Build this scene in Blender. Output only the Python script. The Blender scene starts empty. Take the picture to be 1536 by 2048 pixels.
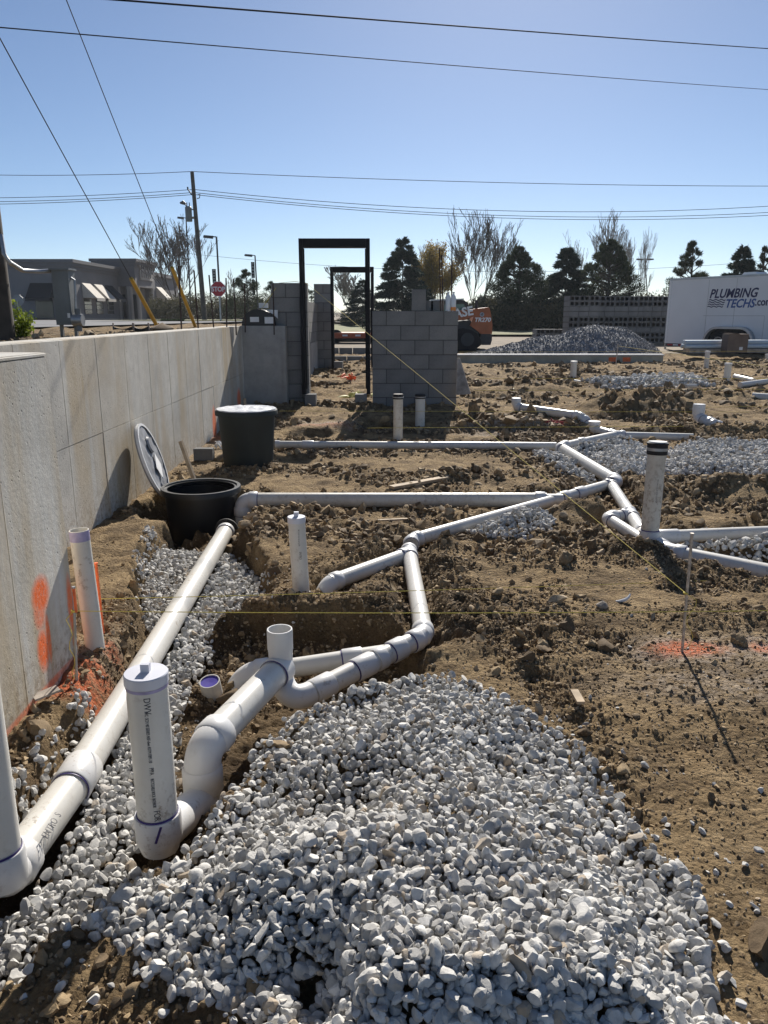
import bpy, math, random
import numpy as np
from mathutils import Vector, Matrix

random.seed(7)
RNG = np.random.default_rng(7)
SC = bpy.context.scene
COL = SC.collection
R = math.radians

# ------------------------------------------------------------------ camera, world, sun, exposure
EYE, TILT, FPX = 1.5, R(14.36), 1540.0
cam = bpy.data.cameras.new('camera')
cam.sensor_fit = 'VERTICAL'
cam.sensor_height = 36.0
cam.lens = FPX / 2048 * 36.0
cam.clip_start, cam.clip_end = 0.05, 3000
cam_o = bpy.data.objects.new('camera', cam)
COL.objects.link(cam_o)
cam_o.location = (0, 0, EYE)
cam_o.rotation_euler = (R(90) - TILT, 0, 0)
SC.camera = cam_o

SUN_AZ, SUN_EL = R(8.5), R(33)          # ahead of the camera, a little to its right
S = Vector((math.sin(SUN_AZ) * math.cos(SUN_EL), math.cos(SUN_AZ) * math.cos(SUN_EL), math.sin(SUN_EL)))
W = bpy.data.worlds.new('World')
SC.world = W
W.use_nodes = True
wn = W.node_tree
wn.nodes.clear()
sky = wn.nodes.new('ShaderNodeTexSky')
sky.sky_type = 'NISHITA'
sky.sun_disc = False
sky.sun_elevation = SUN_EL
sky.sun_rotation = SUN_AZ
sky.air_density = 1.0
sky.dust_density = 2.2
sky.ozone_density = 2.7
sky.altitude = 3000
bg = wn.nodes.new('ShaderNodeBackground')
bg.inputs['Strength'].default_value = 0.065
wo = wn.nodes.new('ShaderNodeOutputWorld')
wn.links.new(sky.outputs[0], bg.inputs[0])
wn.links.new(bg.outputs[0], wo.inputs[0])
sun = bpy.data.lights.new('sun', 'SUN')
sun.energy = 5.0
sun.angle = R(0.53)
sun.color = (1.0, 0.94, 0.85)
sun_o = bpy.data.objects.new('sun', sun)
COL.objects.link(sun_o)
sun_o.rotation_euler = S.to_track_quat('Z', 'Y').to_euler()
sun_o.location = (4, 20, 18)
SC.view_settings.view_transform = 'Standard'
SC.view_settings.look = 'None'
SC.view_settings.exposure = 0.58
SC.view_settings.gamma = 1.0

# ------------------------------------------------------------------ sight lines -> places on the ground
CT, ST = math.cos(TILT), math.sin(TILT)
def ray(px, py):
    u, v = (px - 768) / FPX, (py - 1024) / FPX
    return Vector((u, CT - v * ST, -ST - v * CT))
def G(px, py, z=0.0):                 # where a sight line meets the height z
    d = ray(px, py)
    return Vector((0, 0, EYE)) + d * ((z - EYE) / d.z)
def D(px, py, Y):                     # where it meets the distance Y
    d = ray(px, py)
    return Vector((0, 0, EYE)) + d * (Y / d.y)
def zsite(Y):                         # the site climbs gently away from the camera
    s = lambda p, q: (lambda t: t * t * (3 - 2 * t))(min(1, max(0, (Y - p) / (q - p))))
    return 0.075 + 0.16 * s(7.8, 11.6) + 0.09 * s(11.6, 19.8)
def GS(px, py, up=0.0):               # where a sight line meets the site's surface, lifted by up
    z = 0.1
    for _ in range(12):
        p = G(px, py, z)
        z = zsite(p.y) + up
    return G(px, py, z)
def WX(px, py, X):                    # where it meets a wall at X
    d = ray(px, py)
    return Vector((0, 0, EYE)) + d * (X / d.x)
def ztop(py, Y, px=768):
    return D(px, py, Y).z

# ------------------------------------------------------------------ node materials
MATS = {}
def newmat(name):
    m = bpy.data.materials.new(name)
    m.use_nodes = True
    nt = m.node_tree
    b = nt.nodes['Principled BSDF']
    MATS[name] = m
    return m, nt, b
def N(nt, t, **kw):
    n = nt.nodes.new(t)
    for k, v in kw.items():
        if k.startswith('i_'):
            n.inputs[k[2:].replace('_', ' ')].default_value = v
        else:
            setattr(n, k, v)
    return n
def L(nt, a, b):
    nt.links.new(a, b)
def coords(nt, kind='Object', scale=None):
    tc = N(nt, 'ShaderNodeTexCoord')
    if scale is None:
        return tc.outputs[kind]
    mp = N(nt, 'ShaderNodeMapping')
    mp.inputs['Scale'].default_value = scale
    L(nt, tc.outputs[kind], mp.inputs[0])
    return mp.outputs[0]
def noise(nt, co, scale, detail=4, rough=0.55):
    n = N(nt, 'ShaderNodeTexNoise')
    n.inputs['Scale'].default_value = scale
    n.inputs['Detail'].default_value = detail
    n.inputs['Roughness'].default_value = rough
    L(nt, co, n.inputs['Vector'])
    return n.outputs[0]
def ramp(nt, fac, stops):
    r = N(nt, 'ShaderNodeValToRGB')
    el = r.color_ramp.elements
    while len(el) < len(stops):
        el.new(0.5)
    for e, (p, c) in zip(el, stops):
        e.position = p
        e.color = (c, c, c, 1) if isinstance(c, (int, float)) else (*c, 1)
    L(nt, fac, r.inputs[0])
    return r.outputs[0]
def mix(nt, fac, a, b, mode='MIX'):
    m = N(nt, 'ShaderNodeMix', data_type='RGBA', blend_type=mode)
    for s, v in ((m.inputs[0], fac), (m.inputs[6], a), (m.inputs[7], b)):
        if isinstance(v, (int, float)):
            s.default_value = v
        elif isinstance(v, tuple):
            s.default_value = (*v, 1)
        else:
            L(nt, v, s)
    return m.outputs[2]
def math_(nt, op, a, b=None, clamp=False):
    m = N(nt, 'ShaderNodeMath', operation=op, use_clamp=clamp)
    for s, v in zip(m.inputs, (a, b)):
        if v is None:
            continue
        if isinstance(v, (int, float)):
            s.default_value = v
        else:
            L(nt, v, s)
    return m.outputs[0]
def bump(nt, b, h, strength=0.4, dist=0.01):
    n = N(nt, 'ShaderNodeBump')
    n.inputs['Strength'].default_value = strength
    n.inputs['Distance'].default_value = dist
    L(nt, h, n.inputs['Height'])
    L(nt, n.outputs[0], b.inputs['Normal'])
def simple(name, col, rough=0.6, metal=0.0, var=0.12, scale=6.0, bmp=0.0, spec=0.5):
    m, nt, b = newmat(name)
    co = coords(nt)
    n = noise(nt, co, scale, 5)
    lo = tuple(c * (1 - var) for c in col)
    hi = tuple(min(1, c * (1 + var)) for c in col)
    L(nt, ramp(nt, n, [(0.3, lo), (0.7, hi)]), b.inputs['Base Color'])
    b.inputs['Roughness'].default_value = rough
    b.inputs['Metallic'].default_value = metal
    b.inputs['Specular IOR Level'].default_value = spec
    if bmp:
        bump(nt, b, noise(nt, co, scale * 6, 4), bmp, 0.004)
    return m

def attr(nt, name):
    a = N(nt, 'ShaderNodeAttribute')
    a.attribute_name = name
    return a

def mat_soil():
    m, nt, b = newmat('soil')
    co = coords(nt)
    big = noise(nt, co, 1.6, 5, 0.6)
    mid = noise(nt, co, 9, 6, 0.65)
    fine = noise(nt, co, 70, 6, 0.7)
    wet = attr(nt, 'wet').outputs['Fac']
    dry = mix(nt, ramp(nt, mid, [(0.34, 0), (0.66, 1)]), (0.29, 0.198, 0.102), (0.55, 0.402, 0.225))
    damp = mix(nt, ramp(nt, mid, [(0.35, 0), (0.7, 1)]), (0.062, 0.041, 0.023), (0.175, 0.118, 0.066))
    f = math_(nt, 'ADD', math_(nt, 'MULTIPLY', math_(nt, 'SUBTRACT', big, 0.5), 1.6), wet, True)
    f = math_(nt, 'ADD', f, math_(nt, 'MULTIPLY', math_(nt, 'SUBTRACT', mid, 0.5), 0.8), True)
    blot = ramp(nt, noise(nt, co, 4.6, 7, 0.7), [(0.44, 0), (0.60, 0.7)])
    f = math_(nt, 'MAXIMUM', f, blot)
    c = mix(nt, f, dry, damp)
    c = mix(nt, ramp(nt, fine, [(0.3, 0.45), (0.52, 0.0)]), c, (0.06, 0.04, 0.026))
    # pale grit
    v = N(nt, 'ShaderNodeTexVoronoi', i_Scale=95.0)
    L(nt, co, v.inputs['Vector'])
    grit = math_(nt, 'MULTIPLY', ramp(nt, v.outputs['Distance'], [(0.1, 1), (0.2, 0)]),
                 ramp(nt, noise(nt, co, 13, 3), [(0.52, 0), (0.68, 1)]))
    c = mix(nt, grit, c, (0.42, 0.39, 0.34))
    # chalky dust and sprayed marking paint have outlines of their own
    ch = math_(nt, 'MULTIPLY', attr(nt, 'chalk').outputs['Fac'], ramp(nt, noise(nt, co, 22, 6, 0.7), [(0.38, 0), (0.6, 1)]))
    c = mix(nt, ch, c, (0.55, 0.47, 0.39))
    pa = math_(nt, 'MULTIPLY', attr(nt, 'paint').outputs['Fac'], ramp(nt, noise(nt, co, 48, 8, 0.8), [(0.38, 0), (0.52, 0.92)]))
    c = mix(nt, pa, c, (0.80, 0.21, 0.09))
    L(nt, c, b.inputs['Base Color'])
    b.inputs['Roughness'].default_value = 0.95
    b.inputs['Specular IOR Level'].default_value = 0.15
    v2 = N(nt, 'ShaderNodeTexVoronoi', i_Scale=60.0)
    L(nt, co, v2.inputs['Vector'])
    hh = math_(nt, 'ADD', math_(nt, 'MULTIPLY', noise(nt, co, 34, 6, 0.75), 1.0), math_(nt, 'MULTIPLY', v2.outputs['Distance'], -0.35))
    bump(nt, b, hh, 1.0, 0.055)
mat_soil()

def mat_stone(name, lo, hi, tint):
    m, nt, b = newmat(name)
    co = coords(nt)
    r = attr(nt, 'rnd').outputs['Fac']
    n = noise(nt, co, 38, 6, 0.65)
    c = mix(nt, r, lo, hi)
    c = mix(nt, ramp(nt, r, [(0.93, 0), (0.96, 1)]), c, tint)
    c = mix(nt, ramp(nt, n, [(0.35, 0.45), (0.6, 0)]), c, tuple(x * 0.55 for x in lo))
    L(nt, c, b.inputs['Base Color'])
    b.inputs['Roughness'].default_value = 0.85
    b.inputs['Specular IOR Level'].default_value = 0.25
    bump(nt, b, noise(nt, co, 160, 5, 0.7), 0.5, 0.004)
mat_stone('limestone', (0.34, 0.333, 0.32), (0.80, 0.782, 0.738), (0.44, 0.36, 0.27))
mat_stone('dark_aggregate', (0.13, 0.135, 0.15), (0.33, 0.335, 0.35), (0.3, 0.28, 0.25))
mat_stone('clod', (0.12, 0.082, 0.047), (0.42, 0.31, 0.18), (0.46, 0.36, 0.24))

def mat_concrete(name, blobs=(), base=(0.59, 0.57, 0.52), streak=True):
    m, nt, b = newmat(name)
    co = coords(nt)
    n1 = noise(nt, co, 1.3, 6, 0.6)
    n2 = noise(nt, co, 9, 7, 0.65)
    hi = tuple(min(1, x * 1.2) for x in base)
    lo = tuple(x * 0.72 for x in base)
    c = mix(nt, ramp(nt, n1, [(0.32, 0), (0.68, 1)]), lo, hi)
    c = mix(nt, ramp(nt, n2, [(0.35, 0.35), (0.6, 0.0)]), c, tuple(x * 0.6 for x in base))
    if streak:
        cs = coords(nt, scale=(2.2, 2.2, 0.16))
        s = noise(nt, cs, 1.9, 5, 0.62)
        patch = ramp(nt, noise(nt, co, 1.1, 4), [(0.36, 0.2), (0.62, 0.85)])
        c = mix(nt, math_(nt, 'MULTIPLY', ramp(nt, s, [(0.43, 0), (0.60, 0.9)]), patch), c, (0.46, 0.355, 0.21))
        s2 = noise(nt, coords(nt, scale=(5, 5, 0.25)), 2.0, 4, 0.6)
        c = mix(nt, math_(nt, 'MULTIPLY', ramp(nt, s2, [(0.52, 0), (0.72, 0.55)]), patch), c, (0.64, 0.62, 0.57))
        s3 = noise(nt, coords(nt, scale=(9, 9, 0.12)), 1.6, 4, 0.6)
        c = mix(nt, ramp(nt, s3, [(0.60, 0), (0.74, 0.35)]), c, (0.22, 0.17, 0.11))
    v = N(nt, 'ShaderNodeTexVoronoi', i_Scale=34.0)
    L(nt, co, v.inputs['Vector'])
    pit = math_(nt, 'MULTIPLY', ramp(nt, v.outputs['Distance'], [(0.09, 1), (0.16, 0)]), ramp(nt, noise(nt, co, 5, 2), [(0.46, 0), (0.6, 1)]))
    c = mix(nt, math_(nt, 'MULTIPLY', pit, 0.75), c, (0.10, 0.095, 0.09))
    if streak:
        sz_ = N(nt, 'ShaderNodeSeparateXYZ')
        L(nt, co, sz_.inputs[0])
        lowz = math_(nt, 'MULTIPLY', math_(nt, 'SUBTRACT', 0.42, sz_.outputs[2], True), 2.6, True)
        spl = math_(nt, 'MULTIPLY', lowz, ramp(nt, noise(nt, co, 26, 8, 0.8), [(0.46, 0), (0.6, 0.9)]))
        c = mix(nt, spl, c, (0.26, 0.185, 0.11))
    if blobs:
        sep = N(nt, 'ShaderNodeSeparateXYZ')
        L(nt, co, sep.inputs[0])
        tot = None
        for (cy, cz, ry, rz, k) in blobs:
            a = math_(nt, 'POWER', math_(nt, 'DIVIDE', math_(nt, 'SUBTRACT', sep.outputs[1], cy), ry), 2)
            a = math_(nt, 'ABSOLUTE', a)
            d = math_(nt, 'POWER', math_(nt, 'DIVIDE', math_(nt, 'SUBTRACT', sep.outputs[2], cz), rz), 2)
            g = math_(nt, 'MULTIPLY', math_(nt, 'SUBTRACT', 1.35, math_(nt, 'ADD', a, d), True), k)
            tot = g if tot is None else math_(nt, 'MAXIMUM', tot, g)
        tot = math_(nt, 'MULTIPLY', tot, ramp(nt, noise(nt, co, 75, 6, 0.8), [(0.3, 0.35), (0.52, 1)]))
        c = mix(nt, tot, c, (0.92, 0.17, 0.04))
    L(nt, c, b.inputs['Base Color'])
    b.inputs['Roughness'].default_value = 0.88
    b.inputs['Specular IOR Level'].default_value = 0.25
    h = math_(nt, 'SUBTRACT', noise(nt, co, 45, 6, 0.7), math_(nt, 'MULTIPLY', pit, 1.5))
    bump(nt, b, h, 0.45, 0.006)
def yz(px, py, X):
    p = WX(px, py, X)
    return p.y, p.z
def blob(px, py, X, ry, rz, k):
    y, z = yz(px, py, X)
    return (y, z, ry, rz, k)
FX, BX = -1.30, -2.0
mat_concrete('concrete_front', [blob(82, 1190, FX, 0.075, 0.075, 1.0), blob(80, 1225, FX, 0.05, 0.07, 0.7), blob(88, 1300, FX, 0.05, 0.085, 1.0),
                                blob(98, 1275, FX, 0.02, 0.10, 0.9), blob(142, 1210, FX, 0.03, 0.13, 0.85), blob(156, 1275, FX, 0.05, 0.035, 0.95),
                                blob(83, 1390, FX, 0.5, 0.018, 0.55)], base=(0.64, 0.625, 0.58))
mat_concrete('concrete_back', [blob(429, 850, BX, 0.10, 0.22, 0.95), blob(478, 800, BX, 0.14, 0.16, 0.9)])
mat_concrete('concrete_plain', base=(0.37, 0.36, 0.34), streak=False)
mat_concrete('sidewalk_concrete', base=(0.5, 0.48, 0.45), streak=False)
mat_concrete('footing_concrete', base=(0.42, 0.40, 0.33), streak=False)

def mat_block():
    m, nt, b = newmat('block')
    co = coords(nt)
    oi = N(nt, 'ShaderNodeObjectInfo')
    c = mix(nt, oi.outputs['Random'], (0.185, 0.183, 0.18), (0.235, 0.232, 0.226))
    n = noise(nt, co, 70, 5, 0.75)
    c = mix(nt, ramp(nt, n, [(0.35, 0.5), (0.6, 0)]), c, (0.13, 0.13, 0.13))
    c = mix(nt, ramp(nt, noise(nt, co, 3, 5), [(0.45, 0), (0.75, 0.35)]), c, (0.36, 0.35, 0.33))
    L(nt, c, b.inputs['Base Color'])
    b.inputs['Roughness'].default_value = 0.95
    b.inputs['Specular IOR Level'].default_value = 0.15
    bump(nt, b, n, 0.7, 0.006)
mat_block()
simple('mortar', (0.10, 0.098, 0.094), 0.95, bmp=0.5, scale=12)

def mat_pvc(name, col, dirt=0.0):
    m, nt, b = newmat(name)
    co = coords(nt)
    n = noise(nt, co, 3.5, 4)
    c = mix(nt, ramp(nt, n, [(0.35, 0), (0.7, 1)]), tuple(x * 0.93 for x in col), col)
    d1 = math_(nt, 'MULTIPLY', ramp(nt, noise(nt, co, 30, 8, 0.75), [(0.56 - dirt * 0.05, 0), (0.66, 0.8)]), ramp(nt, noise(nt, co, 3.2, 3), [(0.5 - 0.12 * dirt, 0), (0.66, 1)]))
    c = mix(nt, d1, c, (0.20, 0.14, 0.085))
    c = mix(nt, math_(nt, 'MULTIPLY', ramp(nt, noise(nt, co, 8, 6, 0.7), [(0.42, 0), (0.75, 0.5)]), 0.25 + 0.6 * dirt), c, (0.46, 0.40, 0.31))
    L(nt, c, b.inputs['Base Color'])
    b.inputs['Roughness'].default_value = 0.36
    b.inputs['Specular IOR Level'].default_value = 0.5
    L(nt, ramp(nt, d1, [(0.0, 0.33), (0.5, 0.85)]), b.inputs['Roughness'])
    bump(nt, b, noise(nt, co, 25, 5, 0.7), 0.06, 0.004)
mat_pvc('pvc', (0.66, 0.645, 0.60), 0.45)
mat_pvc('pvc_dirty', (0.63, 0.61, 0.55), 1.3)
mat_pvc('fitting', (0.67, 0.67, 0.665), 0.25)
mat_pvc('fitting_muddy', (0.62, 0.62, 0.62), 1.0)
simple('primer_purple', (0.045, 0.03, 0.16), 0.5, var=0.3, scale=30)
simple('primer_band', (0.33, 0.30, 0.47), 0.45, var=0.25, scale=18)
simple('cap_lilac', (0.60, 0.61, 0.67), 0.45, var=0.06)
simple('plug_purple', (0.05, 0.03, 0.30), 0.45, var=0.2)
simple('print_ink', (0.06, 0.06, 0.07), 0.6, var=0.5, scale=150)
simple('black_plastic', (0.010, 0.011, 0.013), 0.42, var=0.3, scale=4)
simple('black_plastic_dusty', (0.015, 0.022, 0.021), 0.6, var=0.35, scale=3)
simple('rubber_black', (0.015, 0.015, 0.016), 0.75)
simple('lid_plastic', (0.30, 0.31, 0.33), 0.35, var=0.3, scale=7, bmp=0.4)
simple('plastic_film', (0.78, 0.79, 0.80), 0.25, var=0.1, scale=12, bmp=0.7)
simple('white_label', (0.72, 0.72, 0.72), 0.7, var=0.1)
simple('dark_steel', (0.010, 0.010, 0.012), 0.6, var=0.25, scale=5, spec=0.25)
simple('rebar_steel', (0.05, 0.032, 0.026), 0.8, var=0.4, scale=30)
simple('galvanised', (0.36, 0.37, 0.38), 0.45, 0.7, var=0.2, scale=14)
simple('cabinet_grey', (0.16, 0.175, 0.18), 0.55, var=0.15, scale=3)
simple('rusty_pin', (0.45, 0.40, 0.35), 0.55, 0.3, var=0.35, scale=40)
simple('orange_paint', (0.80, 0.17, 0.05), 0.7, var=0.25, scale=40)
simple('string_yellow', (0.62, 0.50, 0.10), 0.8, var=0.2, scale=60)
simple('yellow_plastic', (0.52, 0.32, 0.04), 0.5, var=0.15, scale=4)
simple('yellow_tape', (0.62, 0.60, 0.22), 0.6, var=0.3, scale=12)
simple('wood', (0.42, 0.32, 0.21), 0.8, var=0.35, scale=9, bmp=0.5)
simple('wood_grey', (0.36, 0.31, 0.26), 0.85, var=0.35, scale=9, bmp=0.5)
simple('pole_wood', (0.055, 0.047, 0.038), 0.9, var=0.45, scale=5, bmp=0.6)
simple('pole_wood_far', (0.10, 0.09, 0.085), 0.9, var=0.35, scale=3)
simple('wire', (0.014, 0.015, 0.018), 0.85, spec=0.1)
simple('guy_wire', (0.04, 0.04, 0.042), 0.8, spec=0.1)
simple('red_sign', (0.42, 0.02, 0.03), 0.45, var=0.06)
simple('sign_white', (0.75, 0.75, 0.75), 0.5, var=0.04)
simple('sign_back', (0.22, 0.23, 0.24), 0.5, 0.5)
simple('lamp_metal', (0.05, 0.05, 0.055), 0.55)
simple('banner', (0.02, 0.022, 0.025), 0.8)
simple('banner_grey', (0.32, 0.34, 0.36), 0.8)
simple('stucco', (0.185, 0.18, 0.185), 0.9, var=0.08, scale=0.6)
simple('stucco_light', (0.36, 0.345, 0.325), 0.9, var=0.06, scale=0.6)
simple('stucco_trim', (0.15, 0.15, 0.16), 0.85, var=0.06)
simple('awning_black', (0.022, 0.023, 0.026), 0.85)
simple('awning_cream', (0.52, 0.48, 0.42), 0.85)
simple('glass_dark', (0.02, 0.025, 0.03), 0.12, var=0.3, scale=0.8)
simple('cab_glass', (0.07, 0.16, 0.14), 0.1, var=0.2)
simple('asphalt', (0.14, 0.14, 0.145), 0.9, var=0.2, scale=0.5)
simple('asphalt_far', (0.30, 0.29, 0.28), 0.9, var=0.15, scale=0.3)
simple('grass', (0.17, 0.17, 0.07), 0.95, var=0.4, scale=1.2, bmp=0.5)
simple('weedy_earth', (0.17, 0.13, 0.085), 0.95, var=0.45, scale=2.2, bmp=0.6)
simple('trailer_white', (0.66, 0.67, 0.69), 0.4, var=0.05, scale=0.8)
simple('trailer_trim', (0.42, 0.43, 0.44), 0.35, 0.6)
simple('navy_vinyl', (0.016, 0.018, 0.075), 0.5, var=0.1)
simple('blue_vinyl', (0.03, 0.085, 0.27), 0.5, var=0.1)
simple('tyre', (0.014, 0.014, 0.015), 0.85, var=0.3, scale=20)
simple('rim', (0.55, 0.55, 0.57), 0.35, 0.8)
simple('machine_orange', (0.34, 0.095, 0.028), 0.5, var=0.2, scale=3)
simple('machine_grey', (0.035, 0.037, 0.04), 0.6, var=0.25, scale=3)
simple('cardboard', (0.17, 0.13, 0.105), 0.9, var=0.12)
simple('pale_pipe', (0.50, 0.57, 0.62), 0.4, var=0.08)
simple('orange_steel', (0.40, 0.09, 0.035), 0.6, var=0.25)
simple('red_cloth', (0.42, 0.05, 0.06), 0.85, var=0.3, scale=20)
simple('clear_bottle', (0.72, 0.75, 0.77), 0.15, var=0.08)
simple('orange_juice', (0.75, 0.25, 0.03), 0.3)
simple('bark', (0.095, 0.080, 0.068), 0.95, var=0.35, scale=4)
simple('twig', (0.165, 0.140, 0.120), 0.95, var=0.3, scale=2)
simple('twig_pale', (0.27, 0.24, 0.215), 0.95, var=0.25, scale=2)
simple('cobble', (0.30, 0.26, 0.215), 0.8, var=0.2, scale=14, bmp=0.4)
def mat_leaf(name, lo, hi, trans=0.25):
    m, nt, b = newmat(name)
    r = attr(nt, 'rnd').outputs['Fac']
    c = mix(nt, r, lo, hi)
    L(nt, c, b.inputs['Base Color'])
    b.inputs['Roughness'].default_value = 0.75
    b.inputs['Specular IOR Level'].default_value = 0.2
    t = N(nt, 'ShaderNodeBsdfTranslucent')
    L(nt, c, t.inputs[0])
    ms = N(nt, 'ShaderNodeMixShader')
    ms.inputs[0].default_value = trans
    L(nt, b.outputs[0], ms.inputs[1])
    L(nt, t.outputs[0], ms.inputs[2])
    L(nt, ms.outputs[0], nt.nodes['Material Output'].inputs[0])
mat_leaf('spruce_needles', (0.028, 0.045, 0.036), (0.06, 0.085, 0.062), 0.15)
mat_leaf('pine_needles', (0.035, 0.048, 0.028), (0.085, 0.10, 0.052), 0.2)
mat_leaf('golden_leaves', (0.20, 0.145, 0.045), (0.42, 0.31, 0.10), 0.35)
mat_leaf('green_leaves', (0.10, 0.15, 0.02), (0.32, 0.38, 0.05), 0.4)
mat_leaf('brush_leaves', (0.055, 0.055, 0.035), (0.15, 0.135, 0.075), 0.25)
mat_leaf('hedge_leaves', (0.03, 0.045, 0.02), (0.06, 0.08, 0.03), 0.2)

# ------------------------------------------------------------------ mesh helpers
def tag(o, label, cat, group=None):
    o['label'] = label
    o['category'] = cat
    if group:
        o['group'] = group
    return o
def empty(name, loc):
    o = bpy.data.objects.new(name, None)
    COL.objects.link(o)
    o.location = loc
    o.empty_display_size = 0.2
    return o
def thing(name, loc, label, cat, group=None):
    return tag(empty(name, loc), label, cat, group)
ROOTLOC = {}
def adopt(o, parent):
    o.parent = parent
    p, off = parent, Vector((0, 0, 0))
    root = parent
    while root.parent:
        root = root.parent
    o.matrix_parent_inverse = Matrix.Translation(-root.location) if parent is root else Matrix.Identity(4)
def link_mesh(name, me, mat, parent=None, recentre=True):
    me.materials.append(MATS[mat])
    o = bpy.data.objects.new(name, me)
    COL.objects.link(o)
    if parent is not None:
        adopt(o, parent)
    elif recentre and len(me.vertices):
        n = len(me.vertices)
        a = np.empty(n * 3, np.float32)
        me.vertices.foreach_get('co', a)
        a = a.reshape(-1, 3)
        c = Vector(((a[:, 0].min() + a[:, 0].max()) / 2, (a[:, 1].min() + a[:, 1].max()) / 2, a[:, 2].min()))
        a -= np.array(c, np.float32)
        me.vertices.foreach_set('co', a.ravel())
        o.location = c
    return o
class MB:
    def __init__(s):
        s.v, s.f = [], []
    def add(s, vs, fs):
        o = len(s.v)
        s.v += [tuple(v) for v in vs]
        s.f += [tuple(i + o for i in f) for f in fs]
        return s
    def box(s, c, size, rot=None):
        c = Vector(c)
        h = Vector(size) / 2
        vs = []
        for x in (-1, 1):
            for y in (-1, 1):
                for z in (-1, 1):
                    p = Vector((x * h.x, y * h.y, z * h.z))
                    vs.append(c + (rot @ p if rot else p))
        return s.add(vs, [(0, 1, 3, 2), (4, 6, 7, 5), (0, 4, 5, 1), (2, 3, 7, 6), (0, 2, 6, 4), (1, 5, 7, 3)])
    def beam(s, p, q, w, h, up=(0, 0, 1)):
        p, q = Vector(p), Vector(q)
        d = (q - p)
        ln = d.length
        d.normalize()
        side = d.cross(Vector(up))
        if side.length < 1e-4:
            side = d.cross(Vector((0, 1, 0)))
        side.normalize()
        u = side.cross(d)
        rot = Matrix((side, d, u)).transposed()
        return s.box((p + q) / 2, (w, ln, h), rot)
    def sweep(s, pts, rad, n=20, cap=True):
        pts = [Vector(p) for p in pts]
        m = len(pts)
        rad = [rad] * m if isinstance(rad, (int, float)) else rad
        tang = []
        for i in range(m):
            a, b = pts[max(0, i - 1)], pts[min(m - 1, i + 1)]
            tang.append((b - a).normalized())
        t0 = tang[0]
        ref = Vector((0, 0, 1)) if abs(t0.z) < 0.9 else Vector((0, 1, 0))
        u = (ref - t0 * ref.dot(t0)).normalized()
        o = len(s.v)
        for i in range(m):
            t = tang[i]
            u = (u - t * u.dot(t)).normalized()
            w = t.cross(u)
            for k in range(n):
                a = 2 * math.pi * k / n
                s.v.append(tuple(pts[i] + (u * math.cos(a) + w * math.sin(a)) * rad[i]))
        for i in range(m - 1):
            for k in range(n):
                k2 = (k + 1) % n
                s.f.append((o + i * n + k, o + i * n + k2, o + (i + 1) * n + k2, o + (i + 1) * n + k))
        if cap:
            s.f.append(tuple(o + k for k in range(n))[::-1])
            s.f.append(tuple(o + (m - 1) * n + k for k in range(n)))
        return s
    def cyl(s, p, q, r, r2=None, n=20, cap=True):
        return s.sweep([p, q], [r, r if r2 is None else r2], n, cap)
    def lathe(s, prof, base, axis=(0, 0, 1), n=32, closed=False):
        base = Vector(base)
        ax = Vector(axis).normalized()
        ref = Vector((1, 0, 0)) if abs(ax.x) < 0.9 else Vector((0, 1, 0))
        u = (ref - ax * ref.dot(ax)).normalized()
        w = ax.cross(u)
        o = len(s.v)
        for r, h in prof:
            for k in range(n):
                a = 2 * math.pi * k / n
                s.v.append(tuple(base + ax * h + (u * math.cos(a) + w * math.sin(a)) * r))
        m = len(prof)
        for i in range(m - 1):
            for k in range(n):
                k2 = (k + 1) % n
                s.f.append((o + i * n + k, o + i * n + k2, o + (i + 1) * n + k2, o + (i + 1) * n + k))
        if not closed:
            if prof[0][0] > 1e-4:
                s.f.append(tuple(o + k for k in range(n))[::-1])
            if prof[-1][0] > 1e-4:
                s.f.append(tuple(o + (m - 1) * n + k for k in range(n)))
        return s
    def prism(s, pts, vec):
        vec = Vector(vec)
        pts = [Vector(p) for p in pts]
        n = len(pts)
        o = len(s.v)
        s.v += [tuple(p) for p in pts] + [tuple(p + vec) for p in pts]
        s.f.append(tuple(o + i for i in range(n))[::-1])
        s.f.append(tuple(o + n + i for i in range(n)))
        for i in range(n):
            j = (i + 1) % n
            s.f.append((o + i, o + j, o + n + j, o + n + i))
        return s
    def mesh(s, name, smooth=True, ang=35):
        me = bpy.data.meshes.new(name)
        me.from_pydata(s.v, [], s.f)
        me.validate()
        if smooth:
            me.polygons.foreach_set('use_smooth', [True] * len(me.polygons))
            me.set_sharp_from_angle(angle=R(ang))
        me.update()
        return me
    def build(s, name, mat, parent=None, smooth=True, ang=35):
        return link_mesh(name, s.mesh(name, smooth, ang), mat, parent)
def np_mesh(name, V, F, attrs=None, smooth=False):
    me = bpy.data.meshes.new(name)
    V = np.ascontiguousarray(V, np.float32)
    F = np.ascontiguousarray(F, np.int32)
    k = F.shape[1]
    me.vertices.add(len(V))
    me.vertices.foreach_set('co', V.ravel())
    me.loops.add(F.size)
    me.loops.foreach_set('vertex_index', F.ravel())
    me.polygons.add(len(F))
    me.polygons.foreach_set('loop_start', np.arange(0, F.size, k, dtype=np.int32))
    me.polygons.foreach_set('loop_total', np.full(len(F), k, np.int32))
    if smooth:
        me.polygons.foreach_set('use_smooth', np.ones(len(F), bool))
    for an, av in (attrs or {}).items():
        a = me.attributes.new(an, 'FLOAT', 'POINT')
        a.data.foreach_set('value', np.ascontiguousarray(av, np.float32))
    me.update(calc_edges=True)
    return me
def copy_tree(o, parent=None):
    c = o.copy()
    COL.objects.link(c)
    if parent is not None:
        c.parent = parent
    for ch in list(o.children):
        copy_tree(ch, c)
    return c
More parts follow.
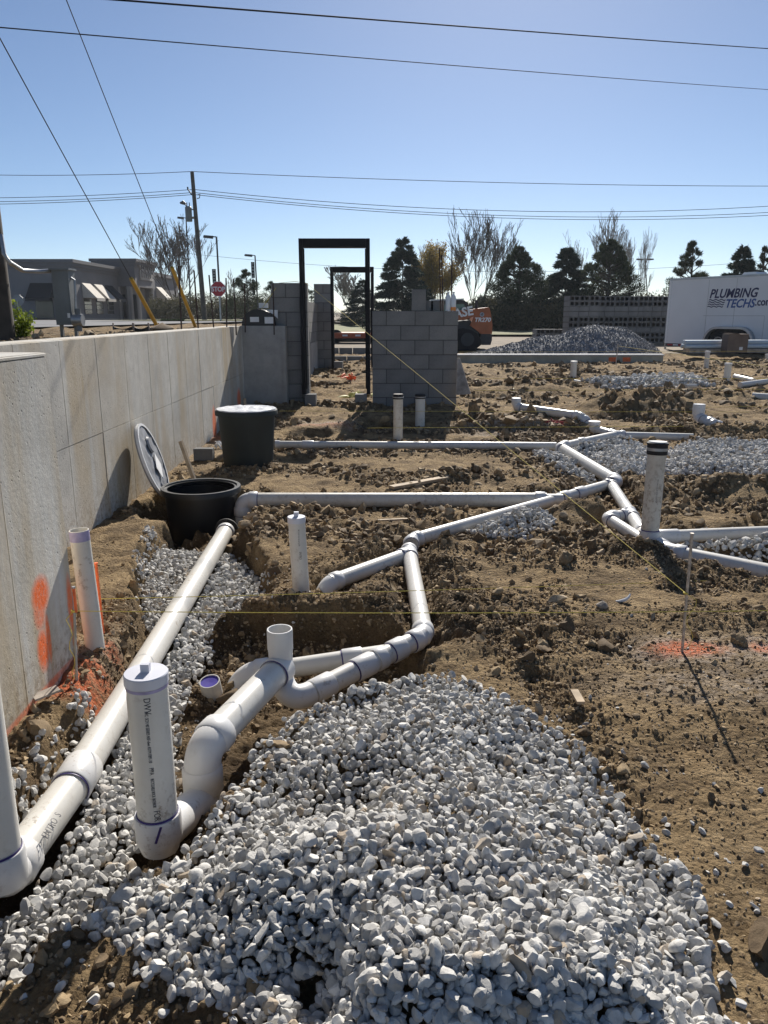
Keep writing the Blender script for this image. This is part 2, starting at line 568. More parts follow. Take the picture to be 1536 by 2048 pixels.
def lettering(text, size, mat, M, parent, name='lettering', extrude=0.002, shear=0.0, offset=0.0, wrap=None, align='LEFT', space=1.0, sx=1.0):
    cu = bpy.data.curves.new('t', 'FONT')
    cu.body = text
    cu.size = size
    cu.shear = shear
    cu.offset = offset
    cu.extrude = extrude
    cu.align_x = align
    cu.space_character = space
    cu.resolution_u = 3
    to = bpy.data.objects.new('t', cu)
    COL.objects.link(to)
    dg = bpy.context.evaluated_depsgraph_get()
    me = bpy.data.meshes.new_from_object(to.evaluated_get(dg))
    bpy.data.objects.remove(to)
    me.materials.clear()
    for v in me.vertices:
        x, y, z = v.co
        x *= sx
        if wrap:                                   # bend around a pipe of radius wrap; text baseline along the pipe
            a = y / wrap
            p = Vector((x, math.sin(a) * (wrap + z), math.cos(a) * (wrap + z)))
        else:
            p = Vector((x, y, z))
        v.co = M @ p
    me.update()
    return link_mesh(name, me, mat, parent)
def basis(origin, xdir, ydir):
    x = Vector(xdir).normalized()
    y = Vector(ydir)
    y = (y - x * y.dot(x)).normalized()
    z = x.cross(y)
    m = Matrix((x, y, z)).transposed().to_4x4()
    m.translation = origin
    return m

# ------------------------------------------------------------------ noise and outlines on arrays
def _hash(ix, iy, seed):
    h = (ix.astype(np.int64) * 374761393 + iy.astype(np.int64) * 668265263 + seed * 1442695041) & 0xFFFFFFFF
    h = ((h ^ (h >> 13)) * 1274126177) & 0xFFFFFFFF
    return ((h ^ (h >> 16)) & 0xFFFF) / 65535.0
def vnoise(x, y, seed=0):
    ix, iy = np.floor(x), np.floor(y)
    fx, fy = x - ix, y - iy
    ux, uy = fx * fx * fx * (fx * (fx * 6 - 15) + 10), fy * fy * fy * (fy * (fy * 6 - 15) + 10)
    def g(dx, dy):
        a = _hash(ix + dx, iy + dy, seed) * 2 * np.pi
        return np.cos(a) * (fx - dx) + np.sin(a) * (fy - dy)
    a = g(0, 0) * (1 - ux) + g(1, 0) * ux
    b = g(0, 1) * (1 - ux) + g(1, 1) * ux
    return (a * (1 - uy) + b * uy) * 1.4
def fbm(x, y, octv=4, seed=0, gain=0.5):
    t, a = 0, 1.0
    for i in range(octv):
        t = t + a * vnoise(x, y, seed + i * 17)
        x, y, a = x * 2.03 + 11.3, y * 2.03 - 7.1, a * gain
    return t
def sstep(a, b, x):
    t = np.clip((x - a) / (b - a), 0, 1)
    return t * t * (3 - 2 * t)
def segdist(x, y, p, q):
    dx, dy = q[0] - p[0], q[1] - p[1]
    t = np.clip(((x - p[0]) * dx + (y - p[1]) * dy) / max(dx * dx + dy * dy, 1e-9), 0, 1)
    return np.hypot(x - p[0] - t * dx, y - p[1] - t * dy), t
def sdf(x, y, poly):                       # positive inside
    d = np.full(np.shape(x), 1e9)
    ins = np.zeros(np.shape(x), bool)
    n = len(poly)
    for i in range(n):
        p, q = poly[i], poly[(i + 1) % n]
        d = np.minimum(d, segdist(x, y, p, q)[0])
        c = ((p[1] > y) != (q[1] > y))
        xi = (q[0] - p[0]) * (y - p[1]) / ((q[1] - p[1]) if q[1] != p[1] else 1e-9) + p[0]
        ins ^= c & (x < xi)
    return np.where(ins, d, -d)
def gpoly(pts, z):
    return [tuple(GS(px, py) if z is None else G(px, py, z))[:2] for px, py in pts]

# ------------------------------------------------------------------ where the pipes lie (axis points)
R4, R3, R2 = 0.0572, 0.0445, 0.036
BAS = G(402, 972, 0.20); BAS.z = -0.42             # sump basin
BAS2 = G(498, 940, 0.02)                           # second basin
A0 = G(6, 1765, 0.0)                               # riser at the left edge
A1, A2 = G(62, 1712, 0.0), G(452, 1062, -0.02)
B_R = G(318, 1660, 0.03)                           # capped riser
B_E = G(402, 1500, 0.10)                           # elbow beside it
B_T = G(562, 1335, 0.10)                           # sanitary tee with open hub
B_L0, B_L1 = G(618, 1388, 0.0), G(848, 1272, 0.06)
B_U = G(819, 1108, 0.07)
B_BR = G(660, 1166, 0.08)
B_V = G(822, 1086, 0.07)
B_3 = G(1222, 968, 0.08)
B_4 = G(1120, 895, 0.10)
B_5 = G(1232, 871, 0.14)
B_6 = G(1188, 858, 0.16)
B_7 = G(1350, 874, 0.13)
B_8 = G(1262, 1030, 0.08)
B_9 = G(1213, 1036, 0.08)
RR = G(1297, 1092, 0.04)                           # tall riser with black coupling
B_10 = G(1298, 1084, 0.06)
B_11 = G(1336, 1106, 0.055)
B_12 = G(1640, 1168, 0.03)
K0, K1 = G(484, 1000, 0.10), G(1092, 1000, 0.08)   # long pipe from the basin
C0, C1 = G(556, 889, 0.12), G(1112, 892, 0.11)     # thin pipe behind
E0, E1 = G(1312, 1074, 0.08), G(1640, 1060, 0.09)  # pipe leaving to the right
H0, H1 = G(490, 1350, -0.07), G(745, 1312, -0.02)    # pipe behind the tee

# ------------------------------------------------------------------ ground heights
xs = [-2.6]
while xs[-1] < 13.5:
    x = xs[-1]
    if -1.75 < x < 2.1:
        st = 0.0125
    elif x <= -1.75:
        st = 0.02
    else:
        st = min(0.11, 0.0125 + (x - 2.1) * 0.012)
    xs.append(x + st)
ys = [0.55]
while ys[-1] < 25:
    ys.append(ys[-1] + max(0.0115, 0.0046 * ys[-1]))
XS, YS = np.array(xs), np.array(ys)
GX, GY = np.meshgrid(XS, YS)

PIT = gpoly([(425, 1222), (500, 1208), (590, 1222), (700, 1214), (812, 1236), (850, 1290), (842, 1335), (760, 1372), (640, 1412), (560, 1450), (430, 1560), (345, 1690),
             (240, 1760), (150, 1830), (-60, 1990), (-160, 1900), (-60, 1700), (60, 1565), (150, 1440), (245, 1372), (292, 1262), (268, 1150), (285, 1085), (340, 1035), (470, 1050), (530, 1120), (540, 1165), (470, 1200)], 0.08)
STRIP = gpoly([(-120, 2010), (-120, 1740), (30, 1640), (110, 1520), (185, 1425), (250, 1400), (300, 1265), (276, 1140), (300, 1085), (455, 1098), (525, 1150), (548, 1186), (440, 1215), (412, 1300), (352, 1400),
               (350, 1560), (290, 1640), (250, 1690), (300, 1760), (225, 1870), (120, 1930)], -0.03)
P1 = gpoly([(205, 1850), (275, 1770), (392, 1712), (448, 1640), (492, 1560), (530, 1495), (590, 1438), (690, 1400), (790, 1372), (905, 1362), (1000, 1400), (1080, 1450), (1160, 1500), (1212, 1590),
            (1265, 1660), (1310, 1715), (1360, 1765), (1395, 1830), (1385, 1905), (1405, 1975), (1420, 2060)], 0.06) + [(0.80, 1.02), (-0.18, 1.04), (-0.22, 1.28), (-0.42, 1.34)]
GRAVELS = [gpoly([(925, 1062), (985, 1030), (1035, 1016), (1085, 1030), (1112, 1058), (1060, 1080), (960, 1078)], 0.06),
           gpoly([(1062, 905), (1110, 892), (1230, 880), (1330, 905), (1290, 960), (1240, 950), (1190, 965), (1130, 955), (1080, 925)], None),
           gpoly([(1335, 900), (1390, 886), (1536, 888), (1700, 892), (1720, 972), (1536, 968), (1440, 950), (1350, 955), (1310, 940)], None),
           gpoly([(1370, 1082), (1460, 1072), (1600, 1066), (1700, 1150), (1560, 1150), (1480, 1140), (1430, 1125), (1380, 1122), (1350, 1105)], 0.02),
           gpoly([(1150, 772), (1230, 762), (1330, 757), (1405, 758), (1430, 772), (1330, 780), (1230, 781)], None)]
def gcen(px, py, z=None):
    p = GS(px, py) if z is None else G(px, py, z)
    return p.x, p.y
MOUNDS = [(*gcen(1490, 985), 1.1, 0.28, 0.13), (*gcen(1270, 822), 0.75, 0.5, 0.26), (*gcen(1085, 1125), 0.35, 0.22, 0.05), (*gcen(1010, 1215), 0.5, 0.18, 0.04),
          (*gcen(980, 955), 0.5, 0.3, 0.06), (*gcen(1460, 1240), 0.4, 0.2, 0.04), (*gcen(1420, 800), 1.0, 0.3, 0.10), (*gcen(1100, 775), 1.4, 0.4, 0.08), (*gcen(1450, 870), 0.9, 0.4, 0.12),
          (*gcen(230, 1390), 0.16, 0.3, 0.03), (*gcen(690, 1160), 0.4, 0.25, 0.02), (*gcen(1050, 1010), 0.33, 0.2, 0.05)]
TRENCH = [(A1, A2, 0.07, -0.065), (K0 + Vector((0, -0.05, 0)), K1 + Vector((0, -0.05, 0)), 0.13, 0.03), (C0 + Vector((0, -0.06, 0)), C1 + Vector((0, -0.06, 0)), 0.16, 0.055), (B_L0, B_L1, 0.07, 0.0), (B_L1, B_U, 0.06, 0.02), (B_U, B_BR, 0.07, 0.03), (B_V, B_3, 0.10, 0.015),
          (B_3, B_4, 0.12, 0.02), (B_4, B_5, 0.12, 0.04), (B_5, B_7, 0.12, 0.07), (B_3, B_8, 0.12, 0.015), (B_8, B_10, 0.14, 0.0), (B_9, B_10, 0.14, 0.0), (B_10, B_12, 0.12, -0.01), (E0, E1, 0.13, 0.02),
          (H0, H1, 0.12, -0.05), (B_E, B_T, 0.10, -0.04), (B_R, B_E, 0.10, -0.06)]
FT = gpoly([(735, 836), (900, 842), (1190, 852), (1185, 892), (900, 884), (555, 882), (560, 862), (700, 850)], None)

def gravel1(x, y, sd):
    ridge = 1.0 - 0.66 * sstep(1.42, 2.7, y)
    side = sstep(0.0, 0.255 + 0.19 * sstep(1.3, 1.7, y), sd)
    z = 0.075 + 0.172 * side * ridge + 0.022 * fbm(x * 2.2, y * 2.2, 3, 5) * side
    for (px, py, a, r) in ((690, 1580, 0.105, 0.16), (1000, 1490, 0.09, 0.16), (1190, 1690, 0.04, 0.2), (830, 1480, -0.02, 0.15), (615, 1965, 0.07, 0.09)):
        cx, cy = gcen(px, py, 0.16)
        z = z - a * np.exp(-((x - cx) ** 2 + (y - cy) ** 2) / (r * r))
    return z

zs_ = np.array([zsite(y) for y in YS])[:, None]
base = zs_ + 0.022 * fbm(GX * 0.8, GY * 0.8, 3, 1)
rough = np.clip(0.5 + 1.3 * fbm(GX * 0.75 + 3, GY * 0.95, 3, 31), 0, 1)
rough = sstep(0.30, 0.78, rough)
flat = sstep(0.55, 0.95, GX) * (1 - sstep(2.9, 3.4, GY))
rough = rough * (1 - 0.7 * flat)
rough = np.maximum(rough, 0.75 * (1 - sstep(1.7, 2.0, GY)) * (1 - sstep(-0.3, 0.0, GX)))
trench_near = np.zeros_like(GX)
h = base.copy()
for (cx, cy, rx, ry, a) in MOUNDS:
    g = np.exp(-((GX - cx) / rx) ** 2 - ((GY - cy) / ry) ** 2)
    h += a * g * (1 + 0.5 * fbm(GX * 4, GY * 4, 2, 77))
    rough = np.maximum(rough, g * 0.9)
wob = 0.05 * fbm(GX * 5, GY * 5, 3, 3)
sp = sdf(GX, GY, PIT) + wob
m = sstep(-0.035, 0.05, sp)
h = h * (1 - m) + (-0.125 + 0.025 * fbm(GX * 3, GY * 3, 3, 9)) * m
rough = np.maximum(rough, 0.55 * m)
sf = sdf(GX, GY, FT) + wob
m2 = sstep(-0.05, 0.1, sf)
h = h * (1 - m2) + (0.06 + 0.03 * fbm(GX * 3, GY * 3, 2, 12)) * m2
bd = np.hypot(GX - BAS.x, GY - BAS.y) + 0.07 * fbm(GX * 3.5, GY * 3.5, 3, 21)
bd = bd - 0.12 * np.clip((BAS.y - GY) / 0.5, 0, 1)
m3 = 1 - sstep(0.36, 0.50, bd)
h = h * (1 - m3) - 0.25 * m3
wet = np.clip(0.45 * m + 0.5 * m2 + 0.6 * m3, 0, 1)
for (p, q, w, zf) in TRENCH:
    d, t = segdist(GX, GY, p, q)
    d = d + 0.5 * wob
    mm = 1 - sstep(w, w + 0.10, d)
    tgt = np.minimum(h, zf + 0.01 * fbm(GX * 8, GY * 8, 2, 4))
    h = h * (1 - mm) + tgt * mm
    lip = np.exp(-((d - (w + 0.17)) / 0.08) ** 2) * (1 - m)
    h += 0.022 * lip * (0.6 + 0.8 * fbm(GX * 5, GY * 5, 2, 41))
    trench_near = np.maximum(trench_near, 1 - sstep(w + 0.1, w + 0.42, d))
rough = np.clip(np.maximum(rough, 0.75 * trench_near * (0.5 + 0.8 * np.clip(fbm(GX * 1.7, GY * 1.7, 2, 51) + 0.4, 0, 1))), 0, 1)
# relief: ridged crumbs in dug-up soil, a smoother skin on trodden soil
far = sstep(6, 14, GY)
crumb = 1 - np.abs(fbm(GX * 9, GY * 9, 4, 61, 0.55))
lump = fbm(GX * 4.2, GY * 5.0, 4, 71, 0.55)
h += rough * (0.016 * (crumb - 0.7) * 2 + 0.030 * lump + 0.040 * fbm(GX * 2.1, GY * 2.6, 3, 171, 0.5)) + (1 - rough) * (0.010 * fbm(GX * 4.5, GY * 5.5, 4, 81, 0.6) - 0.012 * np.clip(fbm(GX * 3.1, GY * 2.7, 2, 87) - 0.25, 0, 1) + 0.0035 * np.abs(fbm(GX * 24, GY * 26, 2, 83, 0.6)))
h += 0.0055 * (1 - np.abs(fbm(GX * 19, GY * 21, 3, 141, 0.6)) - 0.6) * (1 - far)
h += far * (0.05 * fbm(GX * 1.1, GY * 2.2, 4, 91, 0.55) + 0.03 * rough * fbm(GX * 3, GY * 5, 3, 95))
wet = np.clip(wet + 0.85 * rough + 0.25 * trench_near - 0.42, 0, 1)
# gravel beds: the earth under them follows the stones' surface
s1 = sdf(GX, GY, P1) + 0.4 * wob
g1 = gravel1(GX, GY, np.maximum(s1, 0))
mg = sstep(-0.01, 0.06, s1)
mg = sstep(0.02, 0.16, s1)
h = h * (1 - mg) + (g1 - 0.045) * mg
SURF = np.maximum(g1, h + 0.010)
s2 = sdf(GX, GY, STRIP) + 0.6 * wob
sg = [sdf(GX, GY, q) + 1.3 * wob for q in GRAVELS]
hole = np.exp(-((GX - gcen(612, 1975, 0.1)[0]) ** 2 + (GY - gcen(612, 1975, 0.1)[1]) ** 2) / 0.07 ** 2)
h -= 0.03 * hole

chalk = np.zeros_like(GX)
def chalkblob(px, py, rx, ry, k=1.0):
    cx, cy = gcen(px, py, 0.08)
    return k * np.exp(-(((GX - cx) / rx) ** 2 + ((GY - cy) / ry) ** 2) ** 1.5)
for args in ((1390, 1300, 0.33, 0.16, 1.0), (1530, 1300, 0.22, 0.15, 1.0), (1440, 1370, 0.45, 0.16, 0.6), (655, 860, 0.75, 0.16, 1.0), (1040, 858, 0.9, 0.17, 1.0), (1090, 742, 2.6, 0.8, 0.9), (1480, 715, 2.4, 1.5, 0.6), (400, 905, 0.5, 0.9, 0.3),
             (990, 865, 0.5, 0.2, 0.8), (180, 1300, 0.12, 0.3, 0.5)):
    chalk = np.maximum(chalk, chalkblob(*args))
paint = np.zeros_like(GX)
for args in ((1375, 1297, 0.15, 0.075, 1.2), (1530, 1300, 0.07, 0.06, 0.8), (140, 1370, 0.13, 0.10, 1.3), (175, 1335, 0.10, 0.08, 0.9), (215, 1292, 0.05, 0.05, 0.7), (640, 862, 0.4, 0.08, 0.35), (440, 880, 0.2, 0.3, 0.4)):
    paint = np.maximum(paint, chalkblob(*args))

nx, ny = len(XS), len(YS)
idx = np.arange(nx * ny).reshape(ny, nx)
F = np.stack([idx[:-1, :-1], idx[:-1, 1:], idx[1:, 1:], idx[1:, :-1]], -1).reshape(-1, 4)
V = np.stack([GX, GY, h], -1).reshape(-1, 3)
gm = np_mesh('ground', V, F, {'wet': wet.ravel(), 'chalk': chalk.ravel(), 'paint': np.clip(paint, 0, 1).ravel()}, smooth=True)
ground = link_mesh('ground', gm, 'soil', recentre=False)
ground['kind'] = 'structure'
def sample(A, x, y):
    x, y = np.asarray(x, float), np.asarray(y, float)
    i = np.clip(np.searchsorted(XS, x) - 1, 0, nx - 2)
    j = np.clip(np.searchsorted(YS, y) - 1, 0, ny - 2)
    fx = np.clip((x - XS[i]) / (XS[i + 1] - XS[i]), 0, 1)
    fy = np.clip((y - YS[j]) / (YS[j + 1] - YS[j]), 0, 1)
    return (A[j, i] * (1 - fx) + A[j, i + 1] * fx) * (1 - fy) + (A[j + 1, i] * (1 - fx) + A[j + 1, i + 1] * fx) * fy
def H(x, y):
    return float(sample(h, x, y))

# ------------------------------------------------------------------ stones: faceted pebbles cut by planes
def ico(sub):
    t = (1 + 5 ** 0.5) / 2
    v = [(-1, t, 0), (1, t, 0), (-1, -t, 0), (1, -t, 0), (0, -1, t), (0, 1, t), (0, -1, -t), (0, 1, -t), (t, 0, -1), (t, 0, 1), (-t, 0, -1), (-t, 0, 1)]
    f = [(0, 11, 5), (0, 5, 1), (0, 1, 7), (0, 7, 10), (0, 10, 11), (1, 5, 9), (5, 11, 4), (11, 10, 2), (10, 7, 6), (7, 1, 8), (3, 9, 4), (3, 4, 2), (3, 2, 6), (3, 6, 8), (3, 8, 9), (4, 9, 5), (2, 4, 11), (6, 2, 10), (8, 6, 7), (9, 8, 1)]
    v = [np.array(p) / np.linalg.norm(p) for p in v]
    for _ in range(sub):
        cache, nf = {}, []
        def mid(a, b):
            k = (min(a, b), max(a, b))
            if k not in cache:
                p = v[a] + v[b]
                v.append(p / np.linalg.norm(p))
                cache[k] = len(v) - 1
            return cache[k]
        for a, b, c in f:
            ab, bc, ca = mid(a, b), mid(b, c), mid(c, a)
            nf += [(a, ab, ca), (b, bc, ab), (c, ca, bc), (ab, bc, ca)]
        f = nf
    return np.array(v), np.array(f)
def pebbles(sub, K, cuts, rr, seed, lump=0.0):
    g = np.random.default_rng(seed)
    v0, f0 = ico(sub)
    out = []
    for k in range(K):
        v = v0.copy()
        for c in range(cuts):
            n = g.normal(size=3)
            n /= np.linalg.norm(n)
            d = g.uniform(*rr)
            v = v - np.maximum(0, v @ n - d)[:, None] * n
        if lump:
            v = v * (1 + lump * g.normal(size=(len(v), 1)))
        v = v * np.array([g.uniform(0.95, 1.25), g.uniform(0.8, 1.0), g.uniform(0.55, 0.85)])
        out.append(v)
    return np.array(out), f0
def rotmats(n, g, tilt=1.0):
    q = g.normal(size=(n, 4))
    q[:, 1:3] *= tilt
    q /= np.linalg.norm(q, axis=1)[:, None]
    w, x, y, z = q.T
    return np.stack([1 - 2 * (y * y + z * z), 2 * (x * y - z * w), 2 * (x * z + y * w), 2 * (x * y + z * w), 1 - 2 * (x * x + z * z), 2 * (y * z - x * w),
                     2 * (x * z - y * w), 2 * (y * z + x * w), 1 - 2 * (x * x + y * y)], -1).reshape(n, 3, 3)
def scatter_mesh(name, P, S_, shapes, faces, seed, tilt=1.0, smooth=True):
    g = np.random.default_rng(seed)
    n = len(P)
    sh = shapes[g.integers(0, len(shapes), n)]
    M = rotmats(n, g, tilt)
    Vv = np.einsum('nij,nvj->nvi', M, sh) * np.asarray(S_)[:, None, None] + P[:, None, :]
    nv = shapes.shape[1]
    Ff = (faces[None] + (np.arange(n) * nv)[:, None, None]).reshape(-1, 3)
    rnd = np.repeat(g.random(n), nv)
    me = np_mesh(name, Vv.reshape(-1, 3), Ff, {'rnd': rnd}, smooth)
    if smooth:
        me.set_sharp_from_angle(angle=R(38))
    return me
PEB2 = pebbles(2, 24, 9, (0.34, 0.80), 1)
PEB1 = pebbles(1, 24, 8, (0.36, 0.82), 2)
PEB0 = pebbles(0, 10, 5, (0.6, 0.9), 3)
CLOD1 = pebbles(1, 14, 6, (0.4, 0.85), 4, 0.13)
CLOD0 = pebbles(0, 14, 4, (0.45, 0.9), 5, 0.20)

def jitter(x0, x1, y0, y1, step, g):
    X, Y = np.meshgrid(np.arange(x0, x1, step), np.arange(y0, y1, step))
    return (X + g.uniform(-0.5, 0.5, X.shape) * step).ravel(), (Y + g.uniform(-0.5, 0.5, X.shape) * step).ravel()
PIPES_KEEP = [(A1, A2, R4), (B_L0, B_L1, R3), (B_E, B_T, R4), (K0, K1, R4), (B_V, B_3, R3), (B_3, B_4, R4), (B_10, B_12, R4), (B_4, B_5, R4), (E0, E1, R3)]
def clear_of_pipes(x, y, pad=0.9):
    k = np.ones(len(x), bool)
    for p, q, r in PIPES_KEEP:
        k &= segdist(x, y, p, q)[0] > r * pad
    for c, r in ((B_R, 0.066), (A0, 0.066), (B_E, 0.06), (RR, 0.066)):
        k &= np.hypot(x - c.x, y - c.y) > r
    return k
def wobf(x, y):
    return 0.05 * fbm(x * 5, y * 5, 3, 3)
def both(x, y):
    return sdf(x, y, P1) + 0.4 * wobf(x, y)
def g_merge(name, specs, label, mat='limestone'):
    Vs, Fs, Rs, off = [], [], [], 0
    for (fsd, surf, box, step, layers, peb, size, seed) in specs:
        g = np.random.default_rng(seed)
        for lay in range(layers):
            x, y = jitter(*box, step, g)
            sd = fsd(x, y)
            keep = sd > g.normal(0, 0.02, len(x))
            keep &= clear_of_pipes(x, y)
            keep &= np.hypot(x - gcen(612, 1975, 0.1)[0], (y - gcen(612, 1975, 0.1)[1])) > 0.03
            x, y, sd = x[keep], y[keep], sd[keep]
            s = np.clip(size * np.exp(g.normal(0, 0.32, len(x))), size * 0.45, size * 2.0)
            z = surf(x, y, np.maximum(sd, 0)) - lay * size * 1.1 + g.uniform(-0.6, 0.75, len(x)) * size
            sh = peb[0][g.integers(0, len(peb[0]), len(x))]
            Vv = np.einsum('nij,nvj->nvi', rotmats(len(x), g), sh) * s[:, None, None] + np.stack([x, y, z], -1)[:, None, :]
            nv = sh.shape[1]
            Vs.append(Vv.reshape(-1, 3))
            Fs.append((peb[1][None] + (np.arange(len(x)) * nv)[:, None, None]).reshape(-1, 3) + off)
            Rs.append(np.repeat(g.random(len(x)), nv))
            off += len(x) * nv
    me = np_mesh(name, np.concatenate(Vs), np.concatenate(Fs), {'rnd': np.concatenate(Rs)}, True)
    me.set_sharp_from_angle(angle=R(24))
    o = link_mesh(name, me, mat)
    o['kind'] = 'stuff'
    o['label'] = label
    o['category'] = 'gravel'
    return o
pile_surf = lambda x, y, sd: sample(SURF, x, y)
nearfar = lambda x, y: np.where(y >= 1.75, both(x, y), -1)
g_merge('gravel_pile', [(lambda x, y: np.where(y < 1.75, both(x, y), -1), pile_surf, (-0.8, 1.3, 0.95, 1.75), 0.0205, 1, PEB2, 0.0142, 11),
                        (lambda x, y: np.where(y < 1.45, both(x, y), -1), pile_surf, (-0.8, 1.3, 0.95, 1.45), 0.022, 1, PEB1, 0.0142, 14),
                        (lambda x, y: np.where(y < 1.75, both(x, y), -1), pile_surf, (-0.8, 1.3, 0.95, 1.75), 0.025, 2, PEB1, 0.0146, 12),
                        (nearfar, pile_surf, (-0.8, 1.4, 1.75, 3.2), 0.0215, 2, PEB1, 0.0132, 13)],
        'big pile of pale grey crushed stone filling the bottom foreground')
def strip_surf(x, y, sd):
    return np.maximum(sample(h, x, y), -0.085) + 0.012 + 0.02 * sstep(0, 0.15, sd)
g_merge('gravel_bed', [(lambda x, y: np.minimum(sdf(x, y, STRIP) + 0.6 * wobf(x, y), 0.05 - both(x, y)), strip_surf, (-1.6, -0.2, 1.0, 3.0), 0.0235, 2, PEB1, 0.0145, 21),
                       (lambda x, y: sdf(x, y, STRIP) + 0.6 * wobf(x, y), strip_surf, (-2.0, -0.3, 3.0, 5.8), 0.0245, 2, PEB1, 0.0142, 22)],
        'pale crushed stone bed along the long diagonal pipe beside the concrete wall')
def mid_surf(extra):
    return lambda x, y, sd: sample(h, x, y) + 0.015 + extra * sstep(0, 0.25, sd)
labels = ['small heap of grey crushed stone over the middle pipe', 'crushed stone around the pipe elbow behind the middle heap', 'wide bed of crushed stone on the right behind the tall riser',
          'crushed stone beside the pipe at the right edge', 'low far ridge of crushed stone in front of the distant curb']
for k, q in enumerate(GRAVELS):
    a = np.array(q)
    bx = (a[:, 0].min() - 0.1, a[:, 0].max() + 0.1, a[:, 1].min() - 0.1, a[:, 1].max() + 0.1)
    st, sz = (0.031, 0.0165) if k in (0, 3) else (0.036, 0.019)
    ex = (0.09, 0.03, 0.05, 0.02, 0.07)[k]
    if k == 4:
        st, sz = 0.075, 0.035
    g_merge('gravel_bed' if k else 'gravel_heap', [((lambda x, y, q=q: sdf(x, y, q) + 1.3 * wobf(x, y)), mid_surf(ex), bx, st, 2, PEB1 if k in (0, 3) else PEB0, sz, 31 + k)], labels[k])

# ------------------------------------------------------------------ crumbs and clods of dug-up soil
def clods(name, box, n, size, spread, shapes, seed, label, rmin=0.25):
    g = np.random.default_rng(seed)
    x = g.uniform(box[0], box[1], n * 3)
    y = g.uniform(box[2], box[3], n * 3)
    rg = sample(rough, x, y)
    keep = (g.random(len(x)) < np.clip(rg - 0.1, 0.5 if size < 0.004 else 0.05, 1) ** 1.2) & (sample(np.maximum(s1, s2), x, y) < -0.01) & clear_of_pipes(x, y, 1.0)
    for q in sg:
        keep &= sample(q, x, y) < 0.0
    keep &= np.hypot(x - BAS.x, y - BAS.y) > 0.34
    keep &= (x > np.where(y < 3.05, FX + 0.02, BX + 0.02))
    x, y = x[keep][:n], y[keep][:n]
    s = np.clip(size * np.exp(g.normal(0, spread, len(x))), size * 0.4, size * 4)
    z = sample(h, x, y) + s * 0.05
    me = scatter_mesh(name, np.stack([x, y, z], -1), s, *shapes, seed + 1, smooth=True)
    o = link_mesh(name, me, 'clod')
    o['kind'] = 'stuff'
    o['label'] = label
    o['category'] = 'soil'
clods('soil_crumbs', (-1.9, 2.3, 0.9, 4.6), 30000, 0.0052, 0.5, CLOD0, 101, 'fine brown crumbs of soil strewn over the near ground')
clods('soil_crumbs', (0.4, 2.3, 0.9, 3.6), 9000, 0.0036, 0.5, CLOD0, 109, 'tiny crumbs on the trodden soil right of the pile')
clods('soil_clods', (-1.9, 2.6, 0.9, 5.0), 1700, 0.0135, 0.55, CLOD1, 103, 'brown lumps of dug soil along the near trenches')
clods('soil_clods', (-1.95, 4.6, 4.6, 10.0), 14000, 0.0125, 0.6, CLOD0, 105, 'dark lumps of dug soil between the middle pipes')
clods('soil_clods', (-1.9, 10.5, 9.5, 21.0), 9000, 0.028, 0.55, CLOD0, 107, 'dark lumps of soil across the far side of the site')

# pale chips trodden into the soil round the pile
g = np.random.default_rng(301)
n = 5200
x = g.uniform(-1.3, 2.2, n); y = g.uniform(0.95, 4.2, n)
dd = sample(np.maximum(s1, s2), x, y)
k_ = (dd < 0.0) & (g.random(n) < 0.06 + 0.8 * np.exp(dd / 0.12) + 0.25 * sstep(0.9, 1.4, x) * (1 - sstep(1.6, 2.3, y))) & (x > np.where(y < 3.05, FX + 0.02, BX + 0.02)) & clear_of_pipes(x, y)
x, y = x[k_], y[k_]
s = 0.0038 * np.exp(g.normal(0, 0.5, len(x)))
o = link_mesh('gravel_chips', scatter_mesh('gravel_chips', np.stack([x, y, sample(h, x, y) + s * 0.2], -1), s, *PEB0, 302), 'limestone')
o['kind'] = 'stuff'; o['label'] = 'small pale stone chips strewn on soil around the pile'; o['category'] = 'gravel'

# ------------------------------------------------------------------ plastic drain pipes and fittings
def pipe(parent, p, q, r, mat='pvc', name='pipe', n=28):
    return MB().cyl(p, q, r, n=n).build(name, mat, parent)
def ring(parent, p, axis, r, w=0.006, mat='primer_purple'):
    a = Vector(axis).normalized()
    return MB().lathe([(r, -w / 2), (r * 1.02, -w / 2), (r * 1.02, w / 2), (r, w / 2)], p, a, 28, True).build('primer_ring', mat, parent)
def sleeve(parent, p, axis, r, ln, mat='fitting', name='coupling', rings=(1,)):
    a = Vector(axis).normalized()
    o = r * 1.16
    c = MB().lathe([(r * 1.005, -ln / 2), (o * 0.97, -ln / 2), (o, -ln / 2 + 0.004), (o, ln / 2 - 0.004), (o * 0.97, ln / 2), (r * 1.005, ln / 2)], p, a, 28, True).build(name, mat, parent)
    for s in rings:
        ring(c, Vector(p) + a * s * (ln / 2 + 0.003), a, r * 1.03)
    return c
def arc(p, c, q, n=9):
    p, c, q = Vector(p), Vector(c), Vector(q)
    return [p * (1 - t) ** 2 + c * 2 * t * (1 - t) + q * t * t for t in [i / (n - 1) for i in range(n)]]
